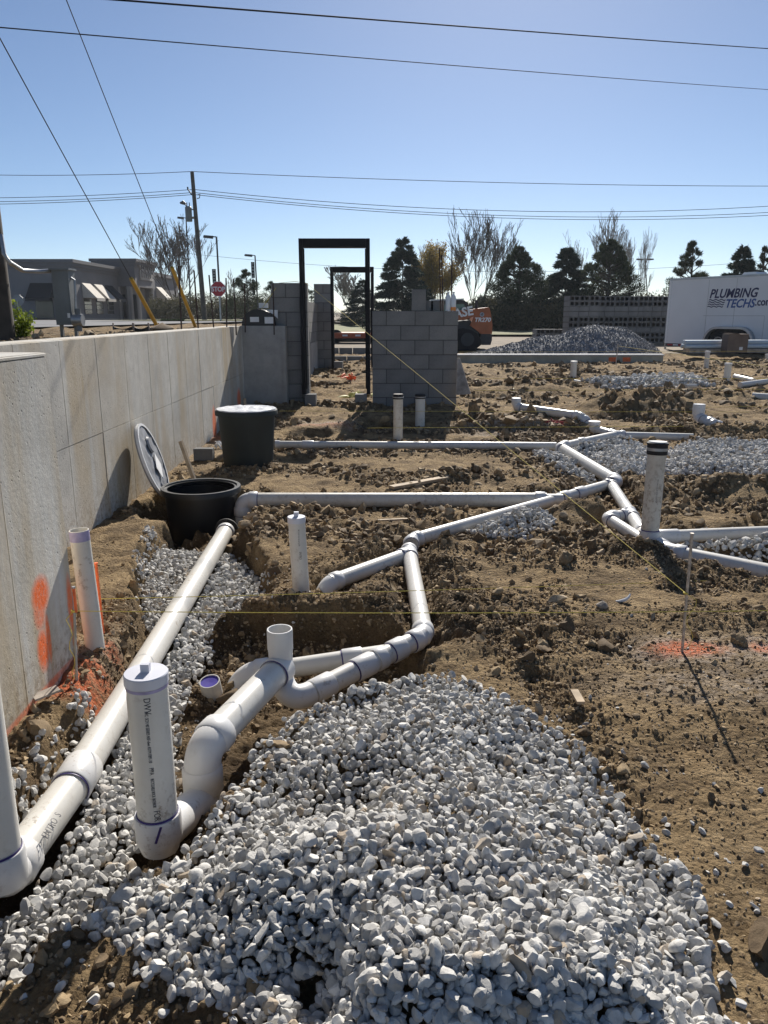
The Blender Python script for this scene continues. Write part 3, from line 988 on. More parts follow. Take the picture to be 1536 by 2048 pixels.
def elbow(parent, c, d_in, d_out, r, size=1.7, mat='fitting', hubs=(1, 1), rings=(1, 1), name='elbow'):
    """bend round corner c; d_in and d_out point from the corner outwards along the two legs"""
    c, a, b = Vector(c), Vector(d_in).normalized(), Vector(d_out).normalized()
    L_ = r * size
    mb = MB()
    mb.sweep(arc(c + a * L_, c, c + b * L_), r * 1.07, 28)
    e = mb
    o = r * 1.17
    for k, d in ((0, a), (1, b)):
        if hubs[k]:
            p0 = c + d * L_ * 0.86
            e.lathe([(r * 1.06, -0.3 * r), (o, -0.1 * r), (o, r * 0.85), (o * 0.97, r * 0.9), (r * 0.98, r * 0.9)], p0, d, 28, True)
    ob = e.build(name, mat, parent)
    for k, d in ((0, a), (1, b)):
        if hubs[k] and rings[k]:
            ring(ob, c + d * (L_ * 0.86 + r * 0.9 + 0.003), d, r * 1.03)
    return ob
def tee(parent, c, axis, branch, r, rb=None, mat='fitting', rings=(1, 1, 1), name='tee', sweepy=0.0, ln=1.5):
    rb = rb or r
    c, a, b = Vector(c), Vector(axis).normalized(), Vector(branch).normalized()
    mb = MB()
    mb.cyl(c - a * r * ln, c + a * r * ln, r * 1.07, n=28)
    mb.sweep([c + a * sweepy * r, c + b * r * 1.0 + a * sweepy * r * 0.4, c + b * r * (ln + 0.2)], [rb * 1.05, rb * 1.06, rb * 1.06], 28)
    for k, (d, rr, l0) in enumerate(((a, r, ln), (-a, r, ln), (b, rb, ln + 0.2))):
        o = rr * 1.17
        mb.lathe([(rr * 1.05, -rr * 0.7), (o, -rr * 0.5), (o, rr * 0.2), (o * 0.97, rr * 0.25), (rr * 0.98, rr * 0.25)], c + d * r * l0, d, 28, True)
    ob = mb.build(name, mat, parent)
    for k, (d, rr, l0) in enumerate(((a, r, ln), (-a, r, ln), (b, rb, ln + 0.2))):
        if rings[k]:
            ring(ob, c + d * (r * l0 + rr * 0.25 + 0.003), d, rr * 1.03)
    return ob
def riser_top(px, py, base):
    """height at which an upright at base passes the sight line of row py"""
    d = ray(px, py)
    return EYE + d.z / d.y * base.y
def test_cap(parent, p, r, mat='cap_lilac'):
    c = MB().lathe([(r * 1.0, -0.03), (r * 1.06, -0.03), (r * 1.06, -0.003), (r * 1.02, 0.0), (0.0, 0.001)], p, (0, 0, 1), 32, True).build('cap', mat, parent)
    MB().box(Vector(p) + Vector((0.0, 0.0, 0.012)), (0.024, 0.018, 0.026)).build('plug_nub', mat, c)
    return c
def upright_print(parent, base, r, z0, text, size, ang=0.0, sx=1.0, name='printed_text'):
    """printing that runs down an upright pipe on the side that faces the camera"""
    out = Vector((-base.x, -base.y, 0)).normalized()
    out = Matrix.Rotation(ang, 3, 'Z') @ out
    side = Vector((0, 0, 1)).cross(out)
    M = Matrix((Vector((0, 0, -1)), side, out)).transposed().to_4x4()
    M.translation = Vector((base.x, base.y, z0))
    return lettering(text, size, 'print_ink', M, parent, name, 0.0004, wrap=r + 0.0006, sx=sx)
UP = Vector((0, 0, 1))

# --- run A: riser at the left edge, diagonal pipe into the open basin
A = thing('drain_pipe_run', (A0.x, A0.y, -0.06), 'long white diagonal drain pipe with upright at left edge running into open black basin', 'pipe')
dA = (A2 - A1).normalized()
MB().cyl(A0 + UP * 0.06, A0 + UP * 0.80, R4, n=32).build('riser', 'pvc', A)
sleeve(A, A0 + UP * 0.055, UP, R4, 0.10)
elbow(A, A0 + Vector((0, 0, -0.005)), UP, dA, R4, 1.35, hubs=(0, 1), rings=(0, 0))
pc = G(144, 1572, 0.0)
pipe(A, A0 + dA * 0.08, pc, R4)
pipe(A, pc, A2 - dA * 0.02, R4)
cp = sleeve(A, pc + dA * 0.05, dA, R4, 0.13, rings=())
ring(cp, pc + dA * -0.018, dA, R4 * 1.05, 0.009)
hub = sleeve(A, A2 - dA * 0.03, dA, R4, 0.05, rings=(-1,), name='hub')
MB().lathe([(R4, 0), (R4 * 1.5, 0), (R4 * 1.5, 0.012), (R4, 0.012)], A2 + dA * 0.02, dA, 28, True).build('grommet', 'rubber_black', A)
# marking along the diagonal pipe
n_up = (UP - dA * UP.dot(dA)).normalized()
nrm = (Matrix.Rotation(R(48), 3, dA) @ n_up)
yv = nrm.cross(dA)
M = Matrix((dA, yv, nrm)).transposed().to_4x4()
M.translation = A1 + dA * 0.02
lettering('ENTRO  S', 0.032, 'print_ink', M, A, 'printed_text', 0.0004, wrap=R4 + 0.0006, sx=0.8)

# --- main run B
B = thing('drain_pipe_network', (B_R.x, B_R.y, -0.06), 'branching white drain pipe network from capped front upright to far elbows', 'pipe')
zt = riser_top(301, 1346, B_R)
top = Vector((B_R.x, B_R.y, zt))
MB().cyl(B_R + UP * 0.04, top, R4, n=36).build('riser', 'pvc', B)
test_cap(B, top + UP * 0.004, R4)
MB().lathe([(R4 * 1.01, -0.006), (R4 * 1.015, -0.006), (R4 * 1.015, 0.003), (R4 * 1.01, 0.003)], top - UP * 0.032, UP, 32, True).build('primer_ring', 'primer_band', B)
upright_print(B, B_R, R4, zt - 0.048, 'DWV', 0.026, R(-12), 0.8)
upright_print(B, B_R, R4, zt - 0.088, 'PVC  SCH 40 SERIES NSF-dwv ASTM F891-10', 0.0135, R(-12), 0.62)
upright_print(B, B_R, R4, zt - 0.262, 'PPFA', 0.017, R(-12), 0.62)
upright_print(B, B_R, R4, zt - 0.296, 'RECYCLABLE BOCA  INTERIOR', 0.0135, R(-11), 0.5)
upright_print(B, B_R, R4, zt - 0.40, 'FOR D', 0.026, R(-10), 0.7)
cu = MB().lathe([(R4 * 0.6, -0.075), (R4 * 0.95, -0.06), (R4 * 1.14, -0.025), (R4 * 1.17, -0.02), (R4 * 1.17, 0.055), (R4 * 1.13, 0.06), (R4, 0.06)], B_R, UP, 32, True).build('coupling', 'fitting', B)
ring(cu, B_R + UP * 0.063, UP, R4 * 1.03, 0.006)
out = Vector((-B_R.x, -B_R.y, 0)).normalized()
sd_ = UP.cross(out)
MB().beam(B_R + out * (R4 * 1.175) + UP * 0.055 + sd_ * 0.006, B_R + out * (R4 * 1.175) + UP * 0.005 - sd_ * 0.012, 0.007, 0.0015, out).build('felt_pen_mark', 'primer_purple', cu)
dE = (B_T - B_E).normalized()
MB().cyl(B_E - UP * 0.22, B_E - UP * 0.06, R4, n=28).build('drop_pipe', 'pvc', B)
sleeve(B, B_E - UP * 0.115, UP, R4, 0.07)
elbow(B, B_E, -UP, dE, R4, 1.5, rings=(0, 1))
pipe(B, B_R - UP * 0.02, B_E - UP * 0.18, R4 * 0.98, 'fitting', 'lower_pipe')
pipe(B, B_E + dE * 0.08, B_T - dE * 0.04, R4)
# tee with the open hub
tt = MB()
tt.lathe([(R3 * 1.07, -0.10), (R3 * 1.1, 0.0), (R3 * 1.1, 0.07), (R3 * 1.17, 0.085), (R3 * 1.17, 0.165), (R3 * 1.14, 0.17), (R3 * 1.02, 0.17), (R3 * 0.98, 0.10), (R3 * 0.98, -0.05)], B_T, UP, 36, True)
tt.sweep([B_T, B_T - dE * 0.07], [R4 * 1.12, R4 * 1.14], 28)
to_ = tt.build('tee', 'fitting', B)
ring(to_, B_T - dE * 0.073, -dE, R4 * 1.06, 0.007)
dL = (B_L1 - B_L0).normalized()
bend = B_T - UP * 0.115
b_el = Vector((B_L0.x, B_L0.y, B_L0.z)) - dL * 0.06
eb = MB().sweep(arc(B_T - UP * 0.045, B_L0 - dL * max(0.03, (B_L0 - Vector((B_T.x, B_T.y, B_L0.z))).length * 0.9), B_L0 + dL * 0.01, 12), R3 * 1.12, 28).build('elbow', 'fitting', B)
ring(eb, B_T - UP * 0.062, UP, R3 * 1.12, 0.004)
pipe(B, B_L0 - dL * 0.02, B_L1, R3)
for t, ln, rg in ((0.10, 0.10, ()), (0.44, 0.10, (-1,)), (0.58, 0.05, ()), (0.74, 0.075, (-1,))):
    sleeve(B, B_L0 + (B_L1 - B_L0) * t, dL, R3, ln, rings=rg)
dV = (B_U - B_L1).normalized()
elbow(B, B_L1, -dL, dV, R3, 1.15)
pipe(B, B_L1 + dV * 0.05, B_U, R3)
dR = (B_3 - B_V).normalized()
dBr = (B_BR - B_U).normalized()
tee(B, B_U, dV, dBr, R3)
elbow(B, B_V + dV * 0.05, -dV, dR, R3, 1.2)
pipe(B, B_U + dBr * 0.07, B_BR - dBr * 0.0, R3)
elbow(B, B_BR + dBr * 0.03, -dBr, -UP * 0.8 + dBr * 0.35, R3, 1.6, hubs=(1, 0), rings=(0, 0))
V0 = B_V + dV * 0.05
pipe(B, V0 + dR * 0.04, B_3, R3)
pr = B_3 - V0
for t, ln in ((0.71, 0.10), (0.80, 0.12)):
    sleeve(B, V0 + pr * t, dR, R3, ln, 'fitting_muddy', rings=(-1, 1))
d34 = (B_4 - B_3).normalized()
d38 = (B_8 - B_3).normalized()
tee(B, B_3, dR, d38, R3 * 1.05, R3, 'fitting_muddy')
elbow(B, B_3 + dR * 0.10, -dR, d34, R4, 1.1, 'fitting_muddy', rings=(1, 1))
pipe(B, B_3 + dR * 0.10 + d34 * 0.05, B_4, R4)
d45 = (B_5 - B_4).normalized()
elbow(B, B_4, -d34, d45, R4, 1.25, 'fitting_muddy')
pipe(B, B_4 + d45 * 0.06, B_5, R4 * 0.92)
sleeve(B, B_4 + (B_5 - B_4) * 0.36, d45, R4 * 0.92, 0.10, rings=())
d57 = (B_7 - B_5).normalized()
d56 = (B_6 - B_5).normalized()
tee(B, B_5, d57, d56, R4 * 0.95, None, 'fitting_muddy')
pipe(B, B_5, B_7 + d57 * 0.2, R4 * 0.8)
pipe(B, B_5, B_6, R4 * 0.9)
MB().lathe([(0.0, 0.02), (R4 * 1.25, 0.02), (R4 * 1.25, -0.02), (R4, -0.025), (R4, -0.08)], B_6 + UP * 0.075, UP, 24, True).build('cleanout_cap', 'fitting', B)
# branch towards the tall riser
pipe(B, B_3 + d38 * 0.05, B_8, R3)
d810 = (B_10 - B_8).normalized()
d89 = (B_9 - B_8).normalized()
tee(B, B_8, d810, d89, R3)
pipe(B, B_8 + d89 * 0.05, B_9, R3)
d910 = (B_10 - B_9).normalized()
elbow(B, B_9, -d89, d910, R3, 1.1)
pipe(B, B_9 + d910 * 0.05, B_10 + Vector((-0.03, 0.0, 0)), R3 * 0.95)
pipe(B, B_8, B_10 + Vector((0.0, 0.05, 0)), R3)
sleeve(B, B_8 + (B_10 - B_8) * 0.62, d810, R3, 0.06, rings=(-1, 1))
zr = riser_top(1309, 893, RR)
lean = Vector((0.012, 0.03, zr - RR.z))
RT = RR + lean
MB().cyl(RR, RT, R4, n=32).build('riser', 'pvc_dirty', B)
sl = sleeve(B, RR + lean.normalized() * 0.05, lean, R4, 0.11, rings=(1,))
MB().lathe([(R4, -0.09), (R4 * 1.14, 0.0), (R4 * 1.1, 0.01)], RR + UP * 0.0, UP, 28, True).build('base_fitting', 'fitting', B)
bc = MB().lathe([(R4, -0.075), (R4 * 1.12, -0.075), (R4 * 1.12, -0.012), (R4 * 1.18, -0.01), (R4 * 1.18, 0.0), (R4, 0.002)], RT + UP * 0.02, lean, 32, True).build('rubber_coupling', 'rubber_black', B)
MB().lathe([(R4 * 1.12, -0.05), (R4 * 1.14, -0.05), (R4 * 1.14, -0.032), (R4 * 1.12, -0.032)], RT + UP * 0.02, lean, 32, True).build('clamp_band', 'galvanised', bc)
MB().lathe([(R4 * 1.05, 0.0), (R4 * 1.0, 0.008), (R4 * 0.45, 0.006), (0.0, 0.004)], RT + UP * 0.02, lean, 32, True).build('cap', 'pvc', B)
upright_print(B, RR, R4, zr - 0.20, 'PVC DWV SCH 40 ASTM D2665 NSF', 0.012, R(18), 0.8)
d1 = (B_11 - B_10).normalized()
d2 = (B_12 - B_11).normalized()
elbow(B, B_11 - d1 * 0.01, -d1, d2, R4, 1.2, rings=(0, 1))
pipe(B, B_11 + d2 * 0.06, B_12, R4)
dP = (E1 - E0).normalized()
pipe(B, E0 - dP * 0.06, E1, R3 * 0.95)
sleeve(B, E0 + dP * 0.08, dP, R3 * 0.95, 0.14, rings=())
dH = (H1 - H0).normalized()
pipe(B, H0 + dH * 0.03, H1 + dH * 0.06, R3)
elbow(B, H0, dH, Vector((-0.45, -0.25, -1.0)), R4 * 0.95, 1.3, hubs=(1, 0), rings=(0, 0))
sleeve(B, H0 + (H1 - H0) * 0.84, dH, R3, 0.09, rings=(-1,))

# --- long pipe from the basin
K = thing('basin_outlet_pipe', (K0.x, K0.y, 0.0), 'long straight white pipe running right from the elbow beside the open basin', 'pipe')
dK = (K1 - K0).normalized()
elbow(K, K0, dK, -UP, R4, 1.4, rings=(1, 1))
MB().cyl(K0 - UP * 0.30, K0 - UP * 0.08, R4, n=28).build('drop_pipe', 'fitting', K)
pipe(K, K0 + dK * 0.06, K1, R4, 'pvc_dirty')
sleeve(K, K1 - dK * 0.05, dK, R4, 0.08, rings=())
pipe(K, K1, K1 + dK * 0.13, R4 * 0.85)
# --- thin pipe in front of the block wall
C_ = thing('drain_pipe', (C0.x, C0.y, 0.0), 'thin straight white pipe lying left to right in front of block wall', 'pipe')
dC = (C1 - C0).normalized()
pipe(C_, C0, C1, R3 * 0.9, 'pvc')
sleeve(C_, C0 + dC * 0.33, dC, R3 * 0.9, 0.12, rings=())
MB().lathe([(R3 * 0.9, 0), (R3 * 1.05, 0.0), (R3 * 1.05, 0.05), (0.0, 0.055)], C0 + dC * 0.02, -dC, 24, True).build('end_cap', 'fitting', C_)

# --- free-standing uprights
def upright(base, ztop_, r, label, mat='pvc', cap='test', lean=(0, 0), pr=None, grp=None):
    b = Vector(base)
    t = Vector((b.x + lean[0], b.y + lean[1], ztop_))
    o = thing('standing_pipe', (b.x, b.y, b.z), label, 'pipe', grp)
    ax = (t - b)
    if cap == 'open':
        MB().lathe([(r * 0.9, 0.05), (r * 0.9, ax.length), (r, ax.length), (r, 0), (r * 0.9, 0)], b, ax, 32, True).build('barrel', mat, o)
        MB().lathe([(r * 1.004, ax.length - 0.045), (r * 1.012, ax.length - 0.045), (r * 1.012, ax.length - 0.002), (r * 1.004, ax.length - 0.002)], b, ax, 32, True).build('primer_band', 'primer_band', o)
    else:
        MB().cyl(b, t, r, n=28).build('barrel', mat, o)
    if cap == 'test':
        test_cap(o, t + UP * 0.003, r)
    if cap == 'black':
        q = MB().lathe([(r, -0.045), (r * 1.1, -0.045), (r * 1.1, 0.0), (r * 1.0, 0.012), (0, 0.014)], t, ax, 24, True).build('rubber_cap', 'rubber_black', o)
        MB().lathe([(r * 1.1, -0.03), (r * 1.13, -0.03), (r * 1.13, -0.018), (r * 1.1, -0.018)], t, ax, 24, True).build('clamp_band', 'galvanised', q)
    if cap == 'plain':
        MB().lathe([(r, -0.04), (r * 1.12, -0.04), (r * 1.12, 0.0), (0, 0.004)], t, ax, 20, True).build('cap', 'fitting', o)
    return o
p2 = G(604, 1196, 0.04)
z2 = riser_top(593, 1036, p2)
o = upright(p2 - UP * 0.05, z2, R3, 'slim white upright pipe with small nubbed cap in front of long pipe', lean=(-0.02, 0.02))
upright_print(o, p2, R3, z2 - 0.05, 'PVC DWV SCH 40 NSF ASTM', 0.010, R(-14), 0.7)
upright_print(o, p2, R3, z2 - 0.17, 'ENTRO', 0.017, R(-10), 0.75)
sleeve(o, p2 + UP * 0.0, UP, R3, 0.06, rings=())
p3 = G(190, 1288, 0.1)
upright(p3 - UP * 0.03, riser_top(161, 1060, p3), R2 * 1.12, 'open white upright pipe with purple rim leaning at concrete wall', cap='open', lean=(-0.02, 0.0))
for (bx, by, tx, ty, z, r, lab) in ((796, 880, 795, 790, 0.10, 0.055, 'nearer white upright pipe with black rubber cap before block wall'),
                                    (840, 846, 838, 790, 0.14, 0.062, 'farther white upright pipe with black rubber cap close to block wall')):
    b = G(bx, by, z)
    upright(b - UP * 0.04, riser_top(tx, ty, b), r, lab, 'pvc_dirty' if bx < 800 else 'pvc', 'black')
for (bx, by, tx, ty, r, lab) in ((1146, 759, 1147, 722, 0.06, 'far white upright pipe with capped top left of the gravel ridge'), (1412, 738, 1412, 702, 0.055, 'farthest white upright pipe before the trailer'),
                                 (1453, 764, 1456, 726, 0.062, 'far white upright pipe on the right beside crossing pipes'), (1534, 724, 1534, 708, 0.06, 'short far white upright pipe at right edge')):
    b = GS(bx, by)
    upright(b - UP * 0.08, riser_top(tx, ty, b), r, lab, 'pvc', 'plain')

# purple-plugged pipe end in the pit
pp = G(419, 1362, -0.04)
o = thing('plugged_pipe_end', pp - UP * 0.06, 'short pipe end with bright purple plug sunk in the pit', 'pipe')
MB().lathe([(R3 * 0.9, -0.08), (R3 * 0.9, 0.0), (R3, 0.0), (R3, -0.08)], pp, (-0.08, -0.25, 1), 32, True).build('barrel', 'pvc', o)
MB().lathe([(0, -0.006), (R3 * 0.9, -0.004)], pp, (-0.08, -0.25, 1), 32, True).build('plug', 'plug_purple', o)

# far loose branches
def branch(name, label, pts, r, up_first=True, up_h=0.14, cap=None):
    o = thing(name, pts[0] - UP * 0.05, label, 'pipe')
    for k in range(len(pts) - 1):
        pipe(o, pts[k], pts[k + 1], r)
    for k in range(1, len(pts) - 1):
        elbow(o, pts[k], pts[k - 1] - pts[k], pts[k + 1] - pts[k], r, 1.2)
    if up_first:
        elbow(o, pts[0], UP, pts[1] - pts[0], r, 1.3, rings=(0, 1))
        MB().lathe([(r * 1.17, -0.02), (r * 1.17, up_h), (r * 1.1, up_h + 0.01), (0, up_h + 0.01)], pts[0] + UP * r, UP, 24, True).build('hub', 'fitting', o)
    return o
f0, f1, f2 = GS(1032, 814, 0.05), GS(1163, 833, 0.07), GS(1181, 852, -0.03)
branch('branch_pipe', 'far white branch pipe with upturned end and curved elbow', [f0, f1, f2], 0.055, True, 0.06)
f0, f1, f2 = GS(1396, 836, 0.12), GS(1428, 849, 0.11), GS(1448, 858, 0.04)
branch('branch_pipe', 'short white elbow pipe poking up alone on the right', [f0, f1, f2], 0.062, True, 0.10)
f0, f1 = GS(1148, 764, 0.04), GS(1178, 770, 0.0)
branch('branch_pipe', 'short white pipe at foot of far upright entering gravel ridge', [f0, f1], 0.05, False)
f0, f1 = GS(1470, 753, 0.05), GS(1508, 762, 0.04)
branch('branch_pipe', 'small white pipe lying behind the crossing one at right', [f0, f1], 0.05, False)
f0, f1 = GS(1480, 770, 0.05), GS(1620, 752, 0.09)
branch('branch_pipe', 'white pipe crossing in front toward the far right edge', [f0, f1], 0.05, False)
f0, f1 = GS(1505, 793, 0.05), GS(1620, 800, 0.05)
branch('branch_pipe', 'white pipe stub at right edge nearer than the crossing pipes', [f0, f1], 0.06, False)
f0, f1 = GS(1372, 772, 0.09), GS(1393, 772, 0.09)
branch('branch_pipe', 'tiny white pipe scrap lying on far gravel ridge', [f0, f1], 0.035, False)

# ------------------------------------------------------------------ concrete walls with form panels
def panel_mesh(x, y0, y1, z0, z1, t):
    b = 0.002
    m = MB()
    m.add([(x, y0, z0), (x, y1, z0), (x, y1, z1), (x, y0, z1), (x + t, y0 + b, z0 + b), (x + t, y1 - b, z0 + b), (x + t, y1 - b, z1 - b), (x + t, y0 + b, z1 - b)],
          [(4, 5, 6, 7), (0, 1, 5, 4), (1, 2, 6, 5), (2, 3, 7, 6), (3, 0, 4, 7)])
    return m
def form_wall(label, X, y0, y1, ztop_, joints, zj, thick, mat, name='concrete_wall', zb=-0.35):
    o = thing(name, ((X - thick / 2), (y0 + y1) / 2, zb), label, 'wall')
    t = 0.012
    MB().box((X - t - thick / 2, (y0 + y1) / 2, (zb + ztop_) / 2), (thick, y1 - y0, ztop_ - zb)).build('core', mat, o, False)
    ys_ = [y0] + joints + [y1]
    rg = random.Random(5)
    for a, b in zip(ys_[:-1], ys_[1:]):
        for z0, z1 in ((zb, zj), (zj, ztop_)):
            panel_mesh(X - t, a + 0.0025, b - 0.0025, z0 + 0.0004, z1 - 0.0004 - (0.002 if z1 == ztop_ else 0), t + rg.uniform(-0.0015, 0.0012)).build('panel', mat, o, False)
    return o
jb = [3.62 + 0.61 * k for k in range(13)]
form_wall('long stained concrete wall with form seams along the left side', BX, 3.02, 11.15, 1.35, [y for y in jb if y < 11.0], 0.69, 0.2, 'concrete_back')
form_wall('near grey concrete wall end with orange spray paint at left edge', FX, 0.4, 3.03, 1.36, [1.33, 1.94, 2.55], 1.345, 0.9, 'concrete_front')
MB().box((-1.47, 2.62, 1.39), (0.16, 0.3, 0.045), Matrix.Rotation(0.25, 3, 'Z')).build('board_offcut', 'wood', None, False)
tag(bpy.data.objects['board_offcut'], 'short wooden board offcut on top of the near wall end', 'board')
# return wall at the far end, its face in shade
o = thing('concrete_return', (-1.68, 11.25, -0.1), 'shaded concrete return wall at far end of the long wall', 'wall')
xr0, xr1 = BX - 0.05, (580 - 768) / 135.0
MB().box(((xr0 + xr1) / 2, 11.27, 0.6), (xr1 - xr0, 0.22, 1.5)).build('core', 'concrete_plain', o, False)
for k in range(1):
    MB().box((xr1 - 0.03, 11.15, 0.6), (0.045, 0.012, 1.48)).build('form_seam', 'concrete_plain', o, False)

# ------------------------------------------------------------------ concrete block masonry, each block its own piece
def block_mesh(l, hgt, w, b=0.004):
    m = MB()
    x, y, z = l / 2, w / 2, hgt / 2
    vs = []
    for sx in (-1, 1):
        for sy in (-1, 1):
            for sz in (-1, 1):
                vs += [(sx * x, sy * (y - b), sz * (z - b)), (sx * (x - b), sy * y, sz * (z - b)), (sx * (x - b), sy * (y - b), sz * z)]
    import bmesh
    bm = bmesh.new()
    for v in vs:
        bm.verts.new(v)
    bmesh.ops.convex_hull(bm, input=bm.verts)
    me = bpy.data.meshes.new('block')
    bm.to_mesh(me)
    bm.free()
    me.materials.append(MATS['block'])
    return me
BLK = {}
def put_block(parent, c, l, hgt=0.193, w=0.193, alongY=False, name='block'):
    key = (round(l, 3), hgt, w)
    if key not in BLK:
        BLK[key] = block_mesh(l, hgt, w)
    b = bpy.data.objects.new(name, BLK[key])
    COL.objects.link(b)
    b.location = c
    b.rotation_euler = (0, 0, R(90) if alongY else 0)
    if parent:
        b.parent = parent
        b.matrix_parent_inverse = Matrix.Translation(-parent.location)
    return b
def masonry(label, name, origin, length, courses, alongY=False, start=0, width=0.193, skip=()):
    ox, oy, oz = origin
    o = thing(name, (ox + (0 if alongY else length / 2), oy + (length / 2 if alongY else 0), oz), label, 'wall')
    H_ = 0.203
    ctr = (ox, oy + length / 2, oz + courses * H_ / 2) if alongY else (ox + length / 2, oy, oz + courses * H_ / 2)
    sz = (width - 0.014, length - 0.012, courses * H_ - 0.012) if alongY else (length - 0.012, width - 0.014, courses * H_ - 0.012)
    MB().box(ctr, sz).build('mortar', 'mortar', o, False)
    rg = random.Random(len(label))
    for k in range(courses):
        x = -0.203 if (k + start) % 2 else 0.0
        while x < length - 0.02:
            a, b = max(0, x), min(length, x + 0.406)
            if b - a > 0.06:
                l = b - a - 0.010
                m = (a + b) / 2
                j = rg.uniform(-0.0025, 0.0025)
                c = (ox + j, oy + m, oz + k * H_ + 0.1015) if alongY else (ox + m, oy + j, oz + k * H_ + 0.1015)
                put_block(o, c, l, 0.193, width, alongY)
            x += 0.406
    return o
YB = 11.32
bx0, bx1 = (745 - 768) / 135.5, (911 - 768) / 135.5
ZB = 0.135
masonry('grey concrete block wall right of the door frames', 'block_wall', (bx0, YB, ZB), bx1 - bx0, 7, start=1)
px0, px1 = -1.60, -1.085
masonry('tall narrow grey block pier left of the near door frame', 'block_pier', (px0, YB + 0.12, ZB - 0.02), px1 - px0, 9, start=1)
masonry('sunlit block wall running back behind the near door frame', 'block_wall', (-1.58, YB + 0.33, ZB + 0.81), 6.2, 4, alongY=True)
form = thing('concrete_wall', (-1.6, 14.7, 0.0), 'sunlit concrete wall under the blocks behind the near door frame', 'wall')
MB().box((-1.585, YB + 0.33 + 3.1, 0.44), (0.2, 6.2, 1.0)).build('core', 'concrete_plain', form, False)
masonry('dark block return wall left of the far door frame', 'block_pier', (-1.55, 17.75, ZB), 0.40, 10)
# blocks, bottles and bars on the right block wall
ztopw = ZB + 7 * 0.203
def topx(px):
    return (px - 768) / 135.5
b = put_block(None, (topx(835), YB + 0.03, ztopw + 0.145), 0.193, 0.29, 0.193)
b.name = 'loose_block'
tag(b, 'concrete block standing on end on top of the block wall', 'block')
for x, l, lab in ((854, 0.14, 'small block piece beside the upright block on the wall'), (872, 0.19, 'flat block lying behind the bottles on the wall')):
    b = put_block(None, (topx(x), YB + 0.16, ztopw + 0.07), l, 0.14, 0.12)
    b.name = 'loose_block'
    tag(b, lab, 'block')
def bottle(px, label, mats):
    c = Vector((topx(px), YB - 0.03, ztopw))
    o = thing('drink_bottle', c, label, 'bottle')
    MB().lathe([(0.0, 0.0), (0.036, 0.0), (0.038, 0.01), (0.038, 0.17), (0.03, 0.20), (0.014, 0.225), (0.014, 0.24)], c, UP, 18).build('body', mats[0], o)
    if mats[1]:
        MB().lathe([(0.0, 0.002), (0.039, 0.002), (0.0395, 0.05), (0.039, 0.052)], c, UP, 18).build('drink', mats[1], o)
    MB().lathe([(0.016, 0.238), (0.017, 0.262), (0.0, 0.264)], c, UP, 14).build('cap', 'sign_white', o)
bottle(891, 'clear water bottle standing on the block wall', ('clear_bottle', None))
bottle(901, 'bottle with orange drink at the end of the block wall', ('clear_bottle', 'orange_juice'))
def bar(p, q, r, mat, label, cat, name, grp=None, ribs=True):
    o = MB().cyl(p, q, r, n=8).build(name, mat)
    return tag(o, label, cat, grp)
for px, ty, dx, lab in ((879, 496, 0, 'leftmost rusty bar rising behind the block wall'), (884, 510, -1, 'second rusty bar rising behind the block wall'), (899, 487, 5, 'slanting rusty bar rising beside the bottles')):
    p = Vector((topx(px), YB + 0.05, ztopw - 0.25))
    q = D(px + dx, ty, YB + 0.05)
    bar(p, q, 0.009, 'rebar_steel', lab, 'rebar', 'rebar')

# leaning sheet at the end of the block wall
o = MB().prism([D(914, 716, 11.2), D(919, 716, 11.2), D(941, 788, 10.9), D(912, 790, 11.0)], (0.01, 0.02, 0.0)).build('plywood_sheet', 'wood_grey', None, False)
tag(o, 'worn wooden sheet leaning on right end of block wall', 'board')

# ------------------------------------------------------------------ steel door frames
def door_frame(x0, x1, y, z0, z1, label, face=0.052, depth=0.2):
    o = thing('door_frame', ((x0 + x1) / 2, y, z0), label, 'door frame')
    for x in (x0 + face / 2, x1 - face / 2):
        m = MB().box((x, y, (z0 + z1) / 2), (face, depth, z1 - z0))
        s = 1 if x < (x0 + x1) / 2 else -1
        m.box((x + s * (face / 2 + 0.008), y, (z0 + z1) / 2 - 0.03), (0.016, 0.06, z1 - z0 - 0.2))
        m.build('jamb', 'dark_steel', o, False)
    MB().box(((x0 + x1) / 2, y, z1 - 0.058), (x1 - x0 - 2 * face - 0.004, depth - 0.004, 0.116)).build('head', 'dark_steel', o, False)
    return o
yn = YB + 0.02
door_frame((607 - 768) / 136.0, (741 - 768) / 136.0, yn, ztop(787, yn), ztop(478, yn), 'near dark steel door frame standing between pier and block wall')
yf = 17.75
df = (-0.5)
sc_ = FPX / (yf * CT + 0.6 * ST)
door_frame((663 - 768) / sc_, (748 - 768) / sc_, yf, ztop(748, yf), ztop(534, yf), 'far dark steel door frame seen through the near one')
for px, py, s, lab in ((627, 803, 0.16, 'small broken block under left leg of near door frame'), (723, 806, 0.17, 'grey block under right leg of near door frame')):
    p = GS(px, py)
    b = put_block(None, (p.x, YB - 0.08, 0.30), s, 0.18, 0.193)
    b.name = 'loose_block'
    tag(b, lab, 'block')
p = D(677, 745, 17.4)
b = put_block(None, (p.x, 17.45, 0.40), 0.19, 0.19, 0.193); b.name = 'loose_block'
tag(b, 'block under the left leg of the far door frame', 'block')
# rows of footing blocks behind the doorway
for yy, zz, rw_ in ((20.5, 0.36, 'nearer'), (24.3, 0.42, 'farther')):
    for k in range(5):
        b = put_block(None, (-1.6 + k * 0.42, yy, zz), 0.396, 0.193, 0.193)
        b.name = 'footing_block'
        tag(b, ('first', 'second', 'third', 'fourth', 'fifth')[k] + ' from the left of the ' + rw_ + ' row of footing blocks seen through the doorway', 'block', 'footing blocks behind the doorway')

